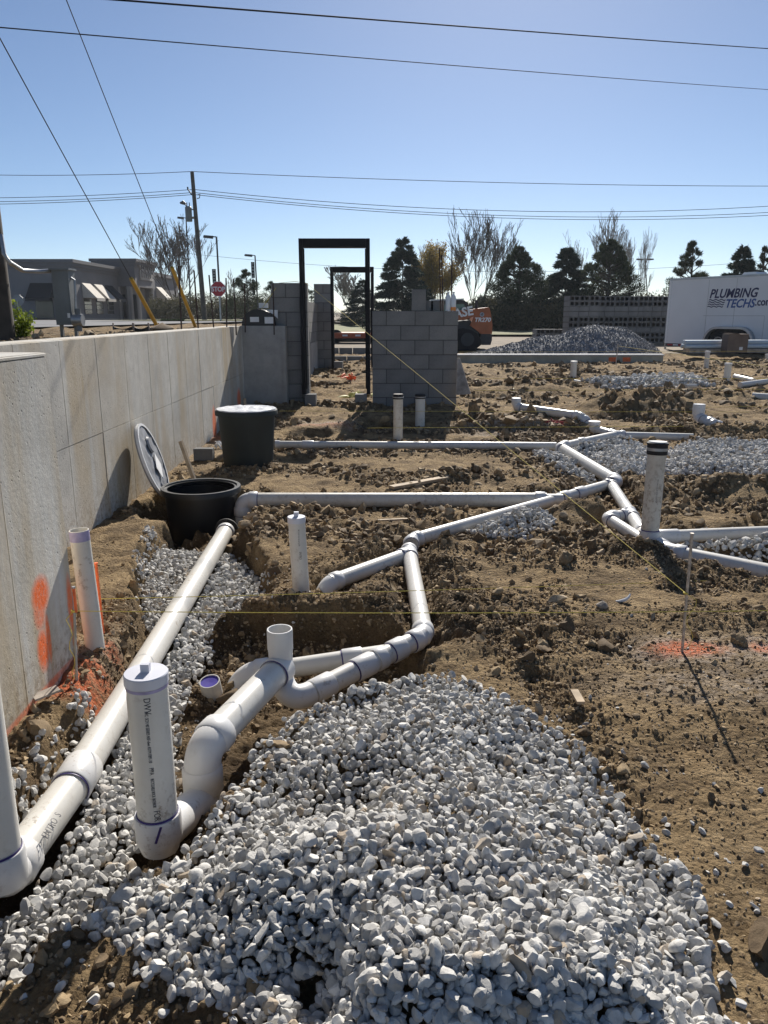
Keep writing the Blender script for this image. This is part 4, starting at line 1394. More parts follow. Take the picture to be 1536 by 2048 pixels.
# ------------------------------------------------------------------ black basins
def basin(c, r0, r1, ht, label, mat, open_=True):
    o = thing('sump_basin', c, label, 'basin')
    prof = [(0.0, 0.0), (r0, 0.0), (r1 * 0.985, ht - 0.05), (r1 * 1.0, ht - 0.045)]
    MB().lathe(prof + [(r1 * 0.93, ht - 0.045), (r1 * 0.93, ht - 0.2), (r0 * 0.93, 0.02), (0, 0.02)] if open_ else prof + [(0, ht - 0.04)], c, UP, 56, True).build('tub', mat, o)
    rr = r1 * 1.085
    MB().lathe([(r1 * 0.9, ht - 0.045), (r1 * 1.0, ht - 0.048), (rr, ht - 0.045), (rr, ht - 0.008), (rr * 0.985, ht), (r1 * 0.98, ht), (r1 * 0.97, ht - 0.012), (r1 * 0.91, ht - 0.012)], c, UP, 56, True).build('rim', mat, o)
    return o
bo = basin(BAS, 0.235, 0.285, 0.62, 'open black basin set in the ground by the wall', 'black_plastic')
for k in range(6):
    a = k * math.pi / 3 + 0.4
    MB().cyl(BAS + Vector((math.cos(a) * 0.286, math.sin(a) * 0.286, 0.618)), BAS + Vector((math.cos(a) * 0.286, math.sin(a) * 0.286, 0.6215)), 0.006, n=8).build('bolt_hole', 'rubber_black', bo)
z_b2 = 0.045
BAS2.z = z_b2
hb = ztop(819, BAS2.y, 497) - z_b2
b2 = basin(BAS2, 0.235, 0.275, hb, 'covered dark plastic basin standing on the soil by the wall', 'black_plastic_dusty', False)
# pressed panel on the side that faces us
mp = MB()
for a0, a1, z0, z1 in ((-1.35, -0.85, 0.30, 0.55),):
    n = 8
    for i in range(n):
        t0, t1 = a0 + (a1 - a0) * i / n, a0 + (a1 - a0) * (i + 1) / n
        def P_(t, z, e=0.006):
            rr = 0.235 + (0.275 * 0.985 - 0.235) * z / (hb - 0.05) + e
            return BAS2 + Vector((math.cos(t) * rr, math.sin(t) * rr, z))
        mp.add([P_(t0, z0), P_(t1, z0), P_(t1, z1), P_(t0, z1), P_(t0, z0, -0.003), P_(t1, z0, -0.003), P_(t1, z1, -0.003), P_(t0, z1, -0.003)],
               [(0, 1, 2, 3), (4, 5, 1, 0), (3, 2, 6, 7)] + ([(0, 3, 7, 4)] if i == 0 else []) + ([(1, 5, 6, 2)] if i == n - 1 else []))
mp.build('side_panel', 'black_plastic_dusty', b2, True, 30)
# film-wrapped lid on it: wrinkled disc
def wrinkled_disc(r, th, amp, seed, rings=10, n=48):
    V_, F_ = [(0, 0, th)], []
    for i in range(1, rings + 1):
        for k in range(n):
            a = 2 * math.pi * k / n
            rr = r * i / rings
            x, y = rr * math.cos(a), rr * math.sin(a)
            z = th + amp * float(fbm(np.array(x * 14), np.array(y * 14), 3, seed)) * (1 if i < rings else 0.3)
            V_.append((x, y, z))
    for k in range(n):
        F_.append((0, 1 + k, 1 + (k + 1) % n))
    for i in range(rings - 1):
        for k in range(n):
            a, b = 1 + i * n + k, 1 + i * n + (k + 1) % n
            F_.append((a, a + n, b + n, b))
    o_ = len(V_)
    for k in range(n):
        a = 2 * math.pi * k / n
        V_.append((r * math.cos(a), r * math.sin(a), -th))
    for k in range(n):
        a, b = 1 + (rings - 1) * n + k, 1 + (rings - 1) * n + (k + 1) % n
        F_.append((a, o_ + k, o_ + (k + 1) % n, b))
    F_.append(tuple(o_ + k for k in range(n))[::-1])
    m = MB()
    m.add(V_, F_)
    return m
m = wrinkled_disc(0.284, 0.005, 0.014, 5)
m.v = [tuple(Vector(v) + BAS2 + UP * (hb + 0.007)) for v in m.v]
lid = m.build('basin_cover', 'plastic_film', None, True, 60)
tag(lid, 'pale film-wrapped lid lying on the covered basin', 'lid')
# the other lid leans on the wall
lb = WX(318, 968, -1.80)
lc = Vector((-1.86, lb.y + 0.05, 0.10 + 0.27))
nrm = Vector((0.95, 0.10, 0.30)).normalized()
xa = Vector((0, 1, 0)); xa = (xa - nrm * xa.dot(nrm)).normalized()
M = Matrix((xa, nrm.cross(xa), nrm)).transposed().to_4x4(); M.translation = lc
lo = thing('basin_cover', (lc.x, lc.y, 0.08), 'round grey film-wrapped lid leaning against the concrete wall', 'lid')
m = wrinkled_disc(0.30, 0.012, 0.010, 9)
m.v = [tuple(M @ Vector(v)) for v in m.v]
m.build('disc', 'lid_plastic', lo, True, 60)
m = MB().lathe([(0.285, 0.0), (0.305, 0.0), (0.305, 0.022), (0.285, 0.022)], lc, nrm, 48, True)
m.build('edge', 'plastic_film', lo)
m = MB().prism([M @ Vector(v) for v in ((0.02, -0.17, 0.026), (0.13, -0.06, 0.026), (0.06, 0.05, 0.026), (-0.05, -0.06, 0.026))], nrm * 0.004)
m.build('paper_label', 'white_label', lo, False)
MB().lathe([(0.0, 0.02), (0.07, 0.02), (0.06, 0.035), (0, 0.036)], M @ Vector((0.05, 0.12, 0)), nrm, 20, True).build('port_boss', 'lid_plastic', lo)

# ------------------------------------------------------------------ stakes, pins and mason's lines
def pin(px_b, py_b, px_t, py_t, r, label, mat='rusty_pin', z=None, name='line_pin', cat='stake', Y=None):
    b = G(px_b, py_b, 0.08 if z is None else z)
    b.z = H(b.x, b.y)
    t = D(px_t, py_t, b.y)
    o = thing(name, b, label, cat)
    MB().cyl(b - UP * 0.1, t, r, n=10).build('shaft', mat, o)
    MB().cyl(t - UP * 0.001, t + UP * 0.006, r * 1.3, n=10).build('head', mat, o)
    return b, t, o
sb, st_, so = pin(1365, 1302, 1384, 1069, 0.0062, 'steel line pin casting a long shadow on the right', 'rusty_pin')
lb_, lt_, lo2 = pin(150, 1362, 147, 1176, 0.0055, 'steel line pin by the near wall end over orange paint', 'galvanised')
MB().cyl(lt_ + UP * -0.10, lt_ + UP * 0.0, 0.0062, n=10).build('painted_tip', 'orange_paint', lo2)
ob_, ot_, _o = pin(206, 1262, 192, 1128, 0.0065, 'orange stake hidden behind the open upright pipe', 'orange_paint')
def line(p, q, label, r=0.0016, mat='string_yellow', sag=0.01, name='mason_line', grp=None, cat='string', n=9):
    p, q = Vector(p), Vector(q)
    pts = [p.lerp(q, i / (n - 1)) - UP * sag * 4 * (i / (n - 1)) * (1 - i / (n - 1)) for i in range(n)]
    o = MB().sweep(pts, r, 6).build(name, mat)
    return tag(o, label, cat, grp)
k1 = D(147, 1222, lb_.y)
line(k1, D(1640, 1220, lb_.y + 0.03), 'nearest yellow string stretched level across the foreground', 0.0017)
k2 = D(198, 1198, ob_.y)
line(k2, D(1640, 1152, ob_.y + 0.9), 'second yellow string stretched from orange stake to the right edge', 0.0017)
ks = D(1371, 1186, sb.y)
pt = D(612, 566, YB + 0.02)
line(ks, pt, 'yellow string slanting from right line pin up to the block pier', 0.0019, sag=0.0)
MB().sweep([pt, D(590, 563, YB + 0.05), D(558, 566, YB + 0.05), D(546, 585, YB), D(500, 652, YB)], 0.003, 6).build('mason_line', 'string_yellow')
tag(bpy.data.objects['mason_line.003'], 'yellow string wrapped over the pier top down to the wall', 'string')
rg = random.Random(3)
tail = [ks + Vector((0.0, -0.008, 0))]
for i in range(1, 10):
    tail.append(Vector((ks.x + 0.03 + 0.018 * math.sin(i * 1.1), sb.y - 0.01, ks.z - i * (ks.z - sb.z) / 9.5)))
tag(MB().sweep(tail, 0.0014, 6).build('string_tail', 'string_yellow'), 'loose yellow string end hanging beside the right line pin', 'string')
tail = [k1]
for i in range(1, 10):
    tail.append(Vector((k1.x - 0.018 - 0.01 * math.sin(i * 1.7), lb_.y - 0.012, k1.z - i * (k1.z - lb_.z) / 9.3)))
tag(MB().sweep(tail, 0.0016, 6).build('string_tail', 'string_yellow'), 'loose yellow string hanging from pin by the near wall', 'string')
for p_, o_ in ((ks, so), (k1, lo2)):
    MB().lathe([(0.005, -0.006), (0.010, -0.003), (0.010, 0.003), (0.005, 0.006)], p_, UP, 10, True).build('string_knot', 'string_yellow', o_)
for (ax, ay, bx, by, Y0, Y1, lab) in ((560, 822, 1500, 824, 9.6, 9.9, 'faint yellow string crossing before the block wall foot'), (735, 856, 1640, 851, 8.7, 9.2, 'faint yellow string crossing over the pale footing strip'),
                                      (918, 704, 1640, 702, 19.5, 19.5, 'far string stretched along the distant curb'), (1236, 692, 1640, 748, 19.0, 12.0, 'far pale string slanting toward the right edge'),
                                      (960, 757, 1640, 757, 14.2, 14.2, 'far string over the gravel ridge'), (950, 781, 1640, 778, 12.5, 12.5, 'dim string behind the dark soil heap'),
                                      (1250, 818, 1640, 810, 10.4, 10.4, 'dim string in front of the dark soil heap')):
    line(D(ax, ay, Y0), D(bx, by, Y1), lab, 0.003 if Y0 > 12 else 0.002, sag=0.0)
sbp = D(1234, 724, 19.0)
tag(MB().cyl(D(1232, 722, 19.0) - UP * 0.15, D(1236, 688, 19.0), 0.012, n=8).build('line_stake', 'rusty_pin'), 'thin far stake on the grey aggregate heap holding a string', 'stake')
# wooden stakes by the wall
def wood(p, q, w, hgt, label, name='wood_strip', mat='wood', cat='board'):
    return tag(MB().beam(p, q, w, hgt).build(name, mat, None, False), label, cat)
p = WX(388, 958, -1.62); t = WX(361, 882, -1.72)
wood(p - (t - p) * 0.15, t, 0.03, 0.03, 'wooden stake leaning behind the open basin', 'wood_stake')
p = D(494, 812, 10.0); t = D(489, 797, 10.2)
wood(p - UP * 0.6, t, 0.035, 0.035, 'wooden stake tip showing above the covered basin', 'wood_stake')
p, t = G(783, 975, 0.10), G(894, 955, 0.11)
wood(p, t, 0.07, 0.025, 'pale wooden lath lying on soil behind the long pipe', 'wood_lath')
p, t = G(756, 1041, 0.10), G(815, 1038, 0.10)
wood(p, t, 0.025, 0.012, 'thin pale sliver of wood in front of long pipe', 'wood_lath')
p, t = G(960, 780, 0.14), G(985, 779, 0.14)
wood(p, t, 0.07, 0.03, 'short pale board scrap beyond the block wall end', 'wood_lath')
p, t = G(1148, 1385, 0.085), G(1162, 1408, 0.085)
wood(p + UP * 0.008, t + UP * 0.004, 0.03, 0.012, 'chip of pale wood pressed into trodden soil', 'wood_chip', 'wood')
# a worn shingle by the near wall
p, t = G(68, 1406, 0.10), G(118, 1386, 0.11)
wood(p + UP * 0.02, t + UP * 0.02, 0.05, 0.008, 'thin wood scrap at the foot of the near wall', 'wood_chip', 'wood_grey')

# ------------------------------------------------------------------ single stones and clods that lie apart
def lump(name, px, py, r, mat, label, cat, seed, flatz=0.7, grp=None, z=0.07, peb=PEB2, rough_=0.0):
    g = np.random.default_rng(seed)
    p = G(px, py, z)
    z0 = H(p.x, p.y)
    p = G(px, py, z0 + r * 0.3)
    v = peb[0][seed % len(peb[0])] @ rotmats(1, g)[0].T * r
    v[:, 2] *= flatz
    if rough_:
        v = v * (1 + rough_ * g.normal(size=(len(v), 1)))
    v = v + np.array([p.x, p.y, H(p.x, p.y) + r * flatz * 0.35])
    me = np_mesh(name, v, peb[1], {'rnd': np.full(len(v), g.random() * 0.9)}, True)
    me.set_sharp_from_angle(angle=R(40))
    return tag(link_mesh(name, me, mat), label, cat, grp)
CL2 = pebbles(2, 8, 8, (0.45, 0.9), 8, 0.085)
lump('cobble', 1205, 1208, 0.045, 'cobble', 'smooth oval cobble in dark soil behind the near string', 'stone', 4, 0.75, peb=(PEB2[0] * 1.0, PEB2[1]))
for (px, py, r, lab, s) in ((268, 1628, 0.06, 'brown earth clod wedged between the two front pipes', 1), (1528, 1880, 0.055, 'large dark clod at the lower right edge', 2), (1130, 1120, 0.05, 'biggest rounded clod among the dark middle spoil', 3),
                            (1090, 1285, 0.045, 'dark clod beside the shaded middle furrow', 4), (640, 1245, 0.055, 'brown boulder-like clod on the pit edge', 5), (962, 1245, 0.035, 'rounded clod left of the middle furrow', 6),
                            (1185, 1290, 0.035, 'dark clod left of the orange paint mark', 7), (1390, 1270, 0.03, 'small clod just behind the right line pin', 8), (1480, 1270, 0.05, 'lumpy dark clod right of the right line pin', 9),
                            (470, 1330, 0.04, 'dark clod in the pit beside the purple plug', 10), (560, 1490, 0.05, 'brown clod beside gravel under the diagonal pipe', 12), (915, 1480, 0.025, 'small brown clod lying in the gravel pile', 13),
                            (15, 1900, 0.05, 'brown clod at the lower left edge', 14), (430, 1895, 0.045, 'dark clod at the toe of the gravel pile', 15), (530, 1975, 0.05, 'crumbly clod at the bottom beside stray stones', 16)):
    lump('soil_clod', px, py, r, 'clod', lab, 'soil', s + 40, 0.75, peb=CL2)
STRAY = [(1120, 1440), (1160, 1455), (1245, 1502), (1290, 1530), (1428, 1566), (1336, 1650), (1332, 1668), (1405, 1662), (1385, 1645), (1435, 1710), (1520, 1700), (1490, 1730), (1458, 1812), (1510, 1815), (1450, 1895), (1478, 2010), (1395, 1890),
         (1172, 1447), (1330, 1640), (1180, 1395), (1522, 1580), (1445, 1890), (1465, 1965), (48, 1995), (120, 1975), (135, 1925), (165, 1920), (222, 1970), (290, 1970), (75, 1905), (38, 1900), (350, 1960), (185, 2000), (270, 1945), (330, 2030), (60, 1935),
         (130, 1885), (395, 2010), (505, 2030), (525, 1985), (470, 1950), (1260, 1295), (700, 1340), (735, 1332), (585, 1206), (655, 1185)]
rg = random.Random(9)
ORD = ['topmost', 'second', 'third', 'fourth', 'fifth', 'sixth', 'seventh', 'eighth', 'ninth', 'tenth', 'eleventh', 'twelfth', 'thirteenth', 'fourteenth', 'fifteenth', 'sixteenth', 'seventeenth', 'eighteenth', 'nineteenth', 'twentieth',
       'twenty-first', 'twenty-second', 'twenty-third', 'twenty-fourth', 'twenty-fifth', 'twenty-sixth', 'twenty-seventh', 'twenty-eighth', 'twenty-ninth']
SETS = [('right of the gravel pile', 'stray stones right of the pile', sorted([p for p in STRAY if p[0] > 1000], key=lambda p: p[1])),
        ('around the pit', 'stray stones around the pit', sorted([p for p in STRAY if 540 < p[0] <= 1000], key=lambda p: p[1])),
        ('at the lower left', 'stray stones at the lower left', sorted([p for p in STRAY if p[0] <= 540], key=lambda p: p[1]))]
for where, grp_, pts_ in SETS:
    for k, (px, py) in enumerate(pts_):
        lump('stray_stone', px, py, rg.uniform(0.010, 0.019), 'limestone', ORD[k] + (' from the top' if k else '') + ' of the pale stray stones on soil ' + where, 'stone', 200 + k + px, 0.8, grp_)
p = G(1245, 1206, 0.08)
tag(MB().sweep(arc(p + Vector((-0.035, 0, 0.01)), p + Vector((0.02, -0.03, 0.02)), p + Vector((0.035, 0.0, 0.05))), [0.004, 0.006, 0.008, 0.009, 0.009, 0.008, 0.007, 0.005, 0.003], 8).build('plastic_scrap', 'plastic_film'), 'white curled plastic scrap next to the cobble', 'scrap')
# little litter farther off
def crumple(name, px, py, z, size, mat, label, cat, seed, n=9, Y=None):
    g = np.random.default_rng(seed)
    c = G(px, py, z) if Y is None else D(px, py, Y)
    c.z = max(c.z, H(c.x, c.y) - 0.02)
    m = MB()
    for k in range(n):
        a = Vector(g.normal(size=3)) * size * 0.5
        b_ = Vector(g.normal(size=3)) * size * 0.5
        a.z, b_.z = abs(a.z) * 0.5, abs(b_.z) * 0.5
        m.sweep(arc(c + a, c + (a + b_) * 0.4 + UP * size * 0.4, c + b_, 6), [size * 0.03, size * 0.07, size * 0.08, size * 0.08, size * 0.06, size * 0.03], 6)
    return tag(m.build(name, mat), label, cat)
crumple('caution_tape', 712, 802, 0.14, 0.28, 'yellow_tape', 'tangle of yellow tape in the near doorway', 'tape', 1, 14)
crumple('orange_flagging', 702, 762, 0.2, 0.22, 'orange_paint', 'tangle of orange flagging on soil between the door frames', 'tape', 2, 12, Y=14.5)
crumple('red_rag', 1105, 849, 0.14, 0.13, 'red_cloth', 'flat red rag on soil before the far branch pipe', 'rag', 3, 10)
crumple('film_scrap', 440, 898, 0.08, 0.14, 'plastic_film', 'crumpled clear film beside the covered basin', 'plastic', 4, 10)
b = put_block(None, tuple(WX(408, 908, -1.80)), 0.19, 0.12, 0.1); b.name = 'brick_scrap'
tag(b, 'dark brick scrap at the wall foot by the covered basin', 'brick')

# ------------------------------------------------------------------ land beyond the site
def zleft(Y):
    return 1.24 - 0.0036 * max(0, Y - 8)
def zright(Y):
    return 0.33 if Y < 30 else (0.33 + 0.005 * (Y - 30) if Y < 60 else 0.48 + 0.004 * (Y - 60))
def zland(x, Y):
    t = float(sstep(2.2, 7.0, np.array(-x)))
    if Y > 60:
        t = float(sstep(2.2, 7.0 + (Y - 60) * 0.3, np.array(-x)))
    return zright(Y) * (1 - t) + zleft(Y) * t
LX = [-600, -300, -150, -90, -60, -45, -35, -28, -22, -17, -13, -10, -8, -7, -6, -5, -4, -3, -2.4, -1, 1, 4, 8, 13.0, 20, 30, 45, 70, 120, 250, 600]
LY = [24.4, 26, 28, 30, 33, 36, 40, 45, 50, 55, 60, 66, 72, 80, 90, 105, 130, 180, 300, 600, 1200]
m = MB()
vs = [(x, y, zland(x, y) + 0.05 * float(fbm(np.array(x * 0.31), np.array(y * 0.37), 2, 3))) for y in LY for x in LX]
nxx = len(LX)
m.add(vs, [(j * nxx + i, j * nxx + i + 1, (j + 1) * nxx + i + 1, (j + 1) * nxx + i) for j in range(len(LY) - 1) for i in range(nxx - 1)])
o = link_mesh('far_ground', m.mesh('far_ground'), 'weedy_earth', recentre=False); o['kind'] = 'structure'
m = MB()
vs = [(x, y, 0.08 + 0.0105 * y) for y in (-6, 0, 8, 16, 24.5) for x in (13.0, 18, 30, 60)]
m.add(vs, [(j * 4 + i, j * 4 + i + 1, (j + 1) * 4 + i + 1, (j + 1) * 4 + i) for j in range(4) for i in range(3)])
o = link_mesh('side_ground', m.mesh('side_ground'), 'weedy_earth', recentre=False); o['kind'] = 'structure'
m = MB().box((4, -3, -0.02), (20, 7.4, 0.1))
o = m.build('rear_ground', 'weedy_earth', None, False); o['kind'] = 'structure'
# raised bank behind the wall, then the car park
bxs = np.concatenate([np.arange(-2.22, -6.5, -0.12), np.array([-7, -8, -10, -14, -20, -40])])
bys = np.concatenate([np.arange(0.0, 16, 0.13), np.arange(16, 27, 0.6)])
BXg, BYg = np.meshgrid(bxs, bys)
bz = 1.255 + 0.05 * fbm(BXg * 1.5, BYg * 1.5, 4, 7) - 0.0036 * np.maximum(0, BYg - 8) + 0.05 * np.exp(-((BXg + 2.6) / 0.3) ** 2) * (0.6 + fbm(BXg * 3, BYg * 3, 3, 8))
bz = np.where(BXg < -6.6, 1.22 - 0.0036 * np.maximum(0, BYg - 8), bz)
bz = np.where(BYg < 3.0, np.where(BXg > -2.3, 1.2, bz), bz)
id2 = np.arange(bz.size).reshape(bz.shape)
F2 = np.stack([id2[:-1, :-1], id2[1:, :-1], id2[1:, 1:], id2[:-1, 1:]], -1).reshape(-1, 4)
me = np_mesh('bank_ground', np.stack([BXg, BYg, bz], -1).reshape(-1, 3), F2, {'wet': np.full(bz.size, 0.25), 'chalk': np.zeros(bz.size), 'paint': np.zeros(bz.size)}, True)
o = link_mesh('bank_ground', me, 'soil', recentre=False); o['kind'] = 'structure'
g = np.random.default_rng(77)
n = 900
x = -2.28 - np.abs(g.normal(0, 0.5, n)); y = g.uniform(3.2, 14, n)
s = 0.02 * np.exp(g.normal(0, 0.5, n))
o = link_mesh('soil_clods', scatter_mesh('soil_clods', np.stack([x, y, 1.27 - 0.0036 * np.maximum(0, y - 8) + s * 0.3], -1), s, *CLOD0, 78), 'clod')
o['kind'] = 'stuff'; o['label'] = 'soil crumbs along the top of the bank behind the wall'; o['category'] = 'soil'
def sheet(name, x0, x1, y0, y1, zf, mat, dz=0.03, nx_=8, ny_=8):
    m = MB()
    vs = [(x0 + (x1 - x0) * i / nx_, y0 + (y1 - y0) * j / ny_, zf(x0 + (x1 - x0) * i / nx_, y0 + (y1 - y0) * j / ny_) + dz) for j in range(ny_ + 1) for i in range(nx_ + 1)]
    m.add(vs, [(j * (nx_ + 1) + i, j * (nx_ + 1) + i + 1, (j + 1) * (nx_ + 1) + i + 1, (j + 1) * (nx_ + 1) + i) for j in range(ny_) for i in range(nx_)])
    o = link_mesh(name, m.mesh(name), mat, recentre=False)
    o['kind'] = 'structure'
    return o
sheet('car_park', -40, -6.6, 9.5, 66, lambda x, y: zleft(y), 'asphalt', 0.06)
sheet('pavement', -40, -17, 66.0, 71, lambda x, y: zleft(y), 'sidewalk_concrete', 0.16)
sheet('road', -14, 60, 72, 84, lambda x, y: zland(x, y), 'asphalt_far', 0.25, 20, 4)
sheet('verge', -16, 20, 42, 70, lambda x, y: zland(x, y), 'grass', 0.10, 24, 8)

# ------------------------------------------------------------------ shop building
def rect(m, p0, p1, z0, z1, t=0.1, out=(0, -1, 0)):
    p0, p1 = Vector(p0), Vector(p1)
    m.prism([Vector((p0.x, p0.y, z0)), Vector((p1.x, p1.y, z0)), Vector((p1.x, p1.y, z1)), Vector((p0.x, p0.y, z1))], Vector(out) * t)
bz0 = zleft(75)
SX = -27.2
def bx(px, Y):
    return D(px, 600, Y).x
o = thing('shop_building', (-32, 76, bz0), 'grey stucco shop building with dark awnings and corner tower at left', 'building')
zr_ = D(145, 520, 70).z
m = MB().box(((-60 + SX) / 2, 78, (bz0 + zr_) / 2), (SX + 60, 16, zr_ - bz0)); m.build('wall', 'stucco', o, False)
for k, (e, z0, z1) in enumerate(((0.12, -0.75, -0.5), (0.25, -0.5, -0.22), (0.4, -0.22, 0.06))):
    MB().box(((-60 + SX) / 2, 78, zr_ + (z0 + z1) / 2), (SX + 60 + 2 * e, 16 + 2 * e, z1 - z0)).build('cornice', 'stucco_trim', o, False)
def awning(p0, p1, out, ztop_, zbot, proj, mat, mat_side):
    p0, p1, out = Vector(p0), Vector(p1), Vector(out)
    A_ = [Vector((p0.x, p0.y, ztop_)), Vector((p0.x, p0.y, zbot)), Vector((p0.x, p0.y, zbot)) + out * proj]
    d = p1 - p0
    d.z = 0
    m = MB().prism(A_, d)
    a = m.build('awning', mat, o, False)
    MB().prism([A_[2] - UP * 0.28, A_[2], A_[2] + out * 0.03, A_[2] - UP * 0.28 + out * 0.03], d).build('valance', mat_side, a, False)
    return a
# face towards us
wl, wr = bx(64, 70), bx(112, 70)
awning((wl, 69.98, 0), (wr, 69.98, 0), (0, -1, 0), D(88, 566, 70).z, D(88, 596, 70).z, 1.3, 'awning_black', 'awning_black')
MB().box(((wl + wr) / 2, 69.96, (bz0 + D(88, 600, 70).z) / 2 + 0.3), (wr - wl - 0.6, 0.08, 1.9)).build('window', 'glass_dark', o, False)
# side towards the road
for k, (px, Y, cream) in enumerate(((172, 73.2, True), (191, 76.2, True), (207, 79.2, False))):
    y0, y1 = Y - 1.05, Y + 1.05
    z1, z0 = D(170, 566, 73).z, D(170, 596, 73).z
    a = awning((SX + 0.02, y0, 0), (SX + 0.02, y1, 0), (1, 0, 0), z1, z0, 1.25, 'awning_cream' if cream else 'awning_black', 'awning_cream' if cream else 'awning_black')
    w = MB().box((SX + 0.01, Y, (bz0 + 0.5 + z0) / 2), (0.08, 1.7, z0 - bz0 - 0.7)).build('window', 'glass_dark', o, False)
    for zz in (0.35, 0.7):
        MB().box((SX + 0.06, Y, bz0 + 0.5 + (z0 - bz0 - 0.7) * zz), (0.05, 1.7, 0.06)).build('glazing_bar', 'stucco_trim', w, False)
# corner tower
TX, TY0, TY1 = -25.4, 82.0, 89.0
tx0 = bx(194, TY0)
zt_ = D(277, 519, TY0).z
MB().box(((tx0 + TX) / 2, (TY0 + TY1) / 2, (bz0 + 3.3 + zt_) / 2), (TX - tx0, TY1 - TY0, zt_ - bz0 - 3.3)).build('tower', 'stucco', o, False)
for k, (e, z0, z1) in enumerate(((0.10, -0.7, -0.45), (0.22, -0.45, -0.2), (0.36, -0.2, 0.08))):
    MB().box(((tx0 + TX) / 2, (TY0 + TY1) / 2, zt_ + (z0 + z1) / 2), (TX - tx0 + 2 * e, TY1 - TY0 + 2 * e, z1 - z0)).build('cornice', 'stucco_trim', o, False)
MB().box((TX + 0.06, (TY0 + TY1) / 2 + 0.3, bz0 + 5.0), (0.12, 4.6, 1.9)).build('sign_panel', 'stucco_light', o, False)
rgb = random.Random(4)
for row, zz in enumerate((5.45, 4.6)):
    for k in range(6):
        if row and k > 4:
            continue
        m = MB().box((TX + 0.16, (TY0 + TY1) / 2 - 1.5 + k * 0.72, bz0 + zz), (0.10, 0.12, 0.62))
        m.box((TX + 0.16, (TY0 + TY1) / 2 - 1.32 + k * 0.72, bz0 + zz + rgb.choice((-0.25, 0.0, 0.25))), (0.10, 0.30, 0.12))
        m.build('sign_letter', 'stucco_trim', o, False)
for px, Y in ((277, 82.2), (262, 82.2), (258, 82.2), (233, 82.2), (238, 82.2)):
    MB().cyl((bx(px, Y), Y, bz0), (bx(px, Y), Y, bz0 + 3.35), 0.22, n=12).build('column', 'stucco_light', o)
MB().box(((tx0 + TX) / 2 - 0.4, 85.8, bz0 + 1.6), (TX - tx0 - 1.2, 5.2, 3.5)).build('entrance_wall', 'stucco', o, False)
for px in (242, 268):
    MB().box((bx(px, 83.1), 83.16, bz0 + 1.3), (0.9, 0.06, 2.5)).build('door', 'glass_dark', o, False)
MB().cyl((TX - 0.3, 88.5, bz0), (TX - 0.3, 88.5, bz0 + 3.35), 0.22, n=12).build('column', 'stucco_light', o)
MB().box((-27.6, 95, bz0 + 2.4), (3.6, 11, 4.8)).build('side_wing', 'stucco', o, False)
MB().box((-27.6, 95, bz0 + 4.9), (4.2, 11.6, 0.4)).build('cornice', 'stucco_trim', o, False)
awning((-25.78, 90.6, 0), (-25.78, 93.4, 0), (1, 0, 0), bz0 + 3.6, bz0 + 2.2, 1.3, 'awning_cream', 'awning_cream')

# ------------------------------------------------------------------ poles, lines, lamps and signs
def wire(p, q, sag, r, label, grp=None, mat='wire', n=25):
    return line(p, q, label, r, mat, sag, 'overhead_wire', grp, 'wire', n)
PX, PY = -3.98, 8.15
nz = 1.22
o = thing('utility_pole', (PX, PY, nz), 'near dark wooden utility pole at the left edge', 'pole')
MB().cyl((PX, PY, nz - 0.3), (PX, PY, 10.5), 0.165, 0.11, n=18).build('shaft', 'pole_wood', o)
MB().box((PX, PY - 0.16, 8.8), (2.0, 0.09, 0.11)).build('crossarm', 'pole_wood', o, False)
a1_, a2_ = D(320, 663, 13.4), D(392, 657, 15.8)
for (an, gt, zt_, lab, gl) in ((a1_, (262, 562), 4.55, 'nearer guy wire', 'nearer yellow guy guard slanting behind the wall'), (a2_, (343, 540), 7.0, 'farther guy wire', 'farther yellow guy guard slanting behind the black bars')):
    topp = Vector((PX + 0.1, PY, zt_))
    d = (topp - an).normalized()
    k = 0.5
    target = gt
    best = min((abs((lambda p: (768 + FPX * p.x / (p.y * CT - (p.z - EYE) * ST)) - target[0])(an + d * s)), s) for s in [0.1 * i for i in range(5, 40)])
    tag(MB().cyl(an + d * best[1] * 0.3, topp, 0.006, n=6).build('guy_wire', 'guy_wire'), lab + ' rising to the upper left from its yellow guard', 'wire')
    tag(MB().sweep([an - d * 0.15, an + d * best[1]], 0.032, 10).build('guy_guard', 'yellow_plastic'), gl, 'guy guard')
# cabinet with meter, conduit from the pole
cY = 8.75
cx0, cx1 = D(113, 600, cY).x, D(149, 600, cY).x
cz0, cz1 = D(130, 672, cY).z, D(130, 541, cY).z
o = thing('meter_cabinet', ((cx0 + cx1) / 2, cY, nz), 'grey electrical cabinet with round meter behind the wall', 'cabinet')
MB().box(((cx0 + cx1) / 2, cY, (cz0 + 0.12 + cz1) / 2), (cx1 - cx0 - 0.02, 0.18, cz1 - cz0 - 0.12)).build('box', 'cabinet_grey', o, False)
MB().box(((cx0 + cx1) / 2, cY, cz1 + 0.01), (cx1 - cx0 + 0.02, 0.22, 0.02)).build('lid', 'cabinet_grey', o, False)
MB().box(((cx0 + cx1) / 2 + 0.025, cY - 0.094, (cz0 + cz1) / 2 + 0.05), (0.10, 0.008, 0.5)).build('door', 'cabinet_grey', o, False)
MB().box(((cx0 + cx1) / 2 + 0.06, cY - 0.101, cz0 + 0.22), (0.03, 0.004, 0.05)).build('notice', 'white_label', o, False)
for x in (cx0 + 0.02, cx1 - 0.02):
    MB().box((x, cY + 0.02, cz0 - 0.02), (0.03, 0.04, 0.35)).build('leg', 'cabinet_grey', o, False)
mc = D(157, 640, cY - 0.05)
mm = MB().cyl(mc - Vector((0.06, 0, 0)), mc + Vector((0.05, -0.0, 0)), 0.065, n=20).build('meter', 'galvanised', o)
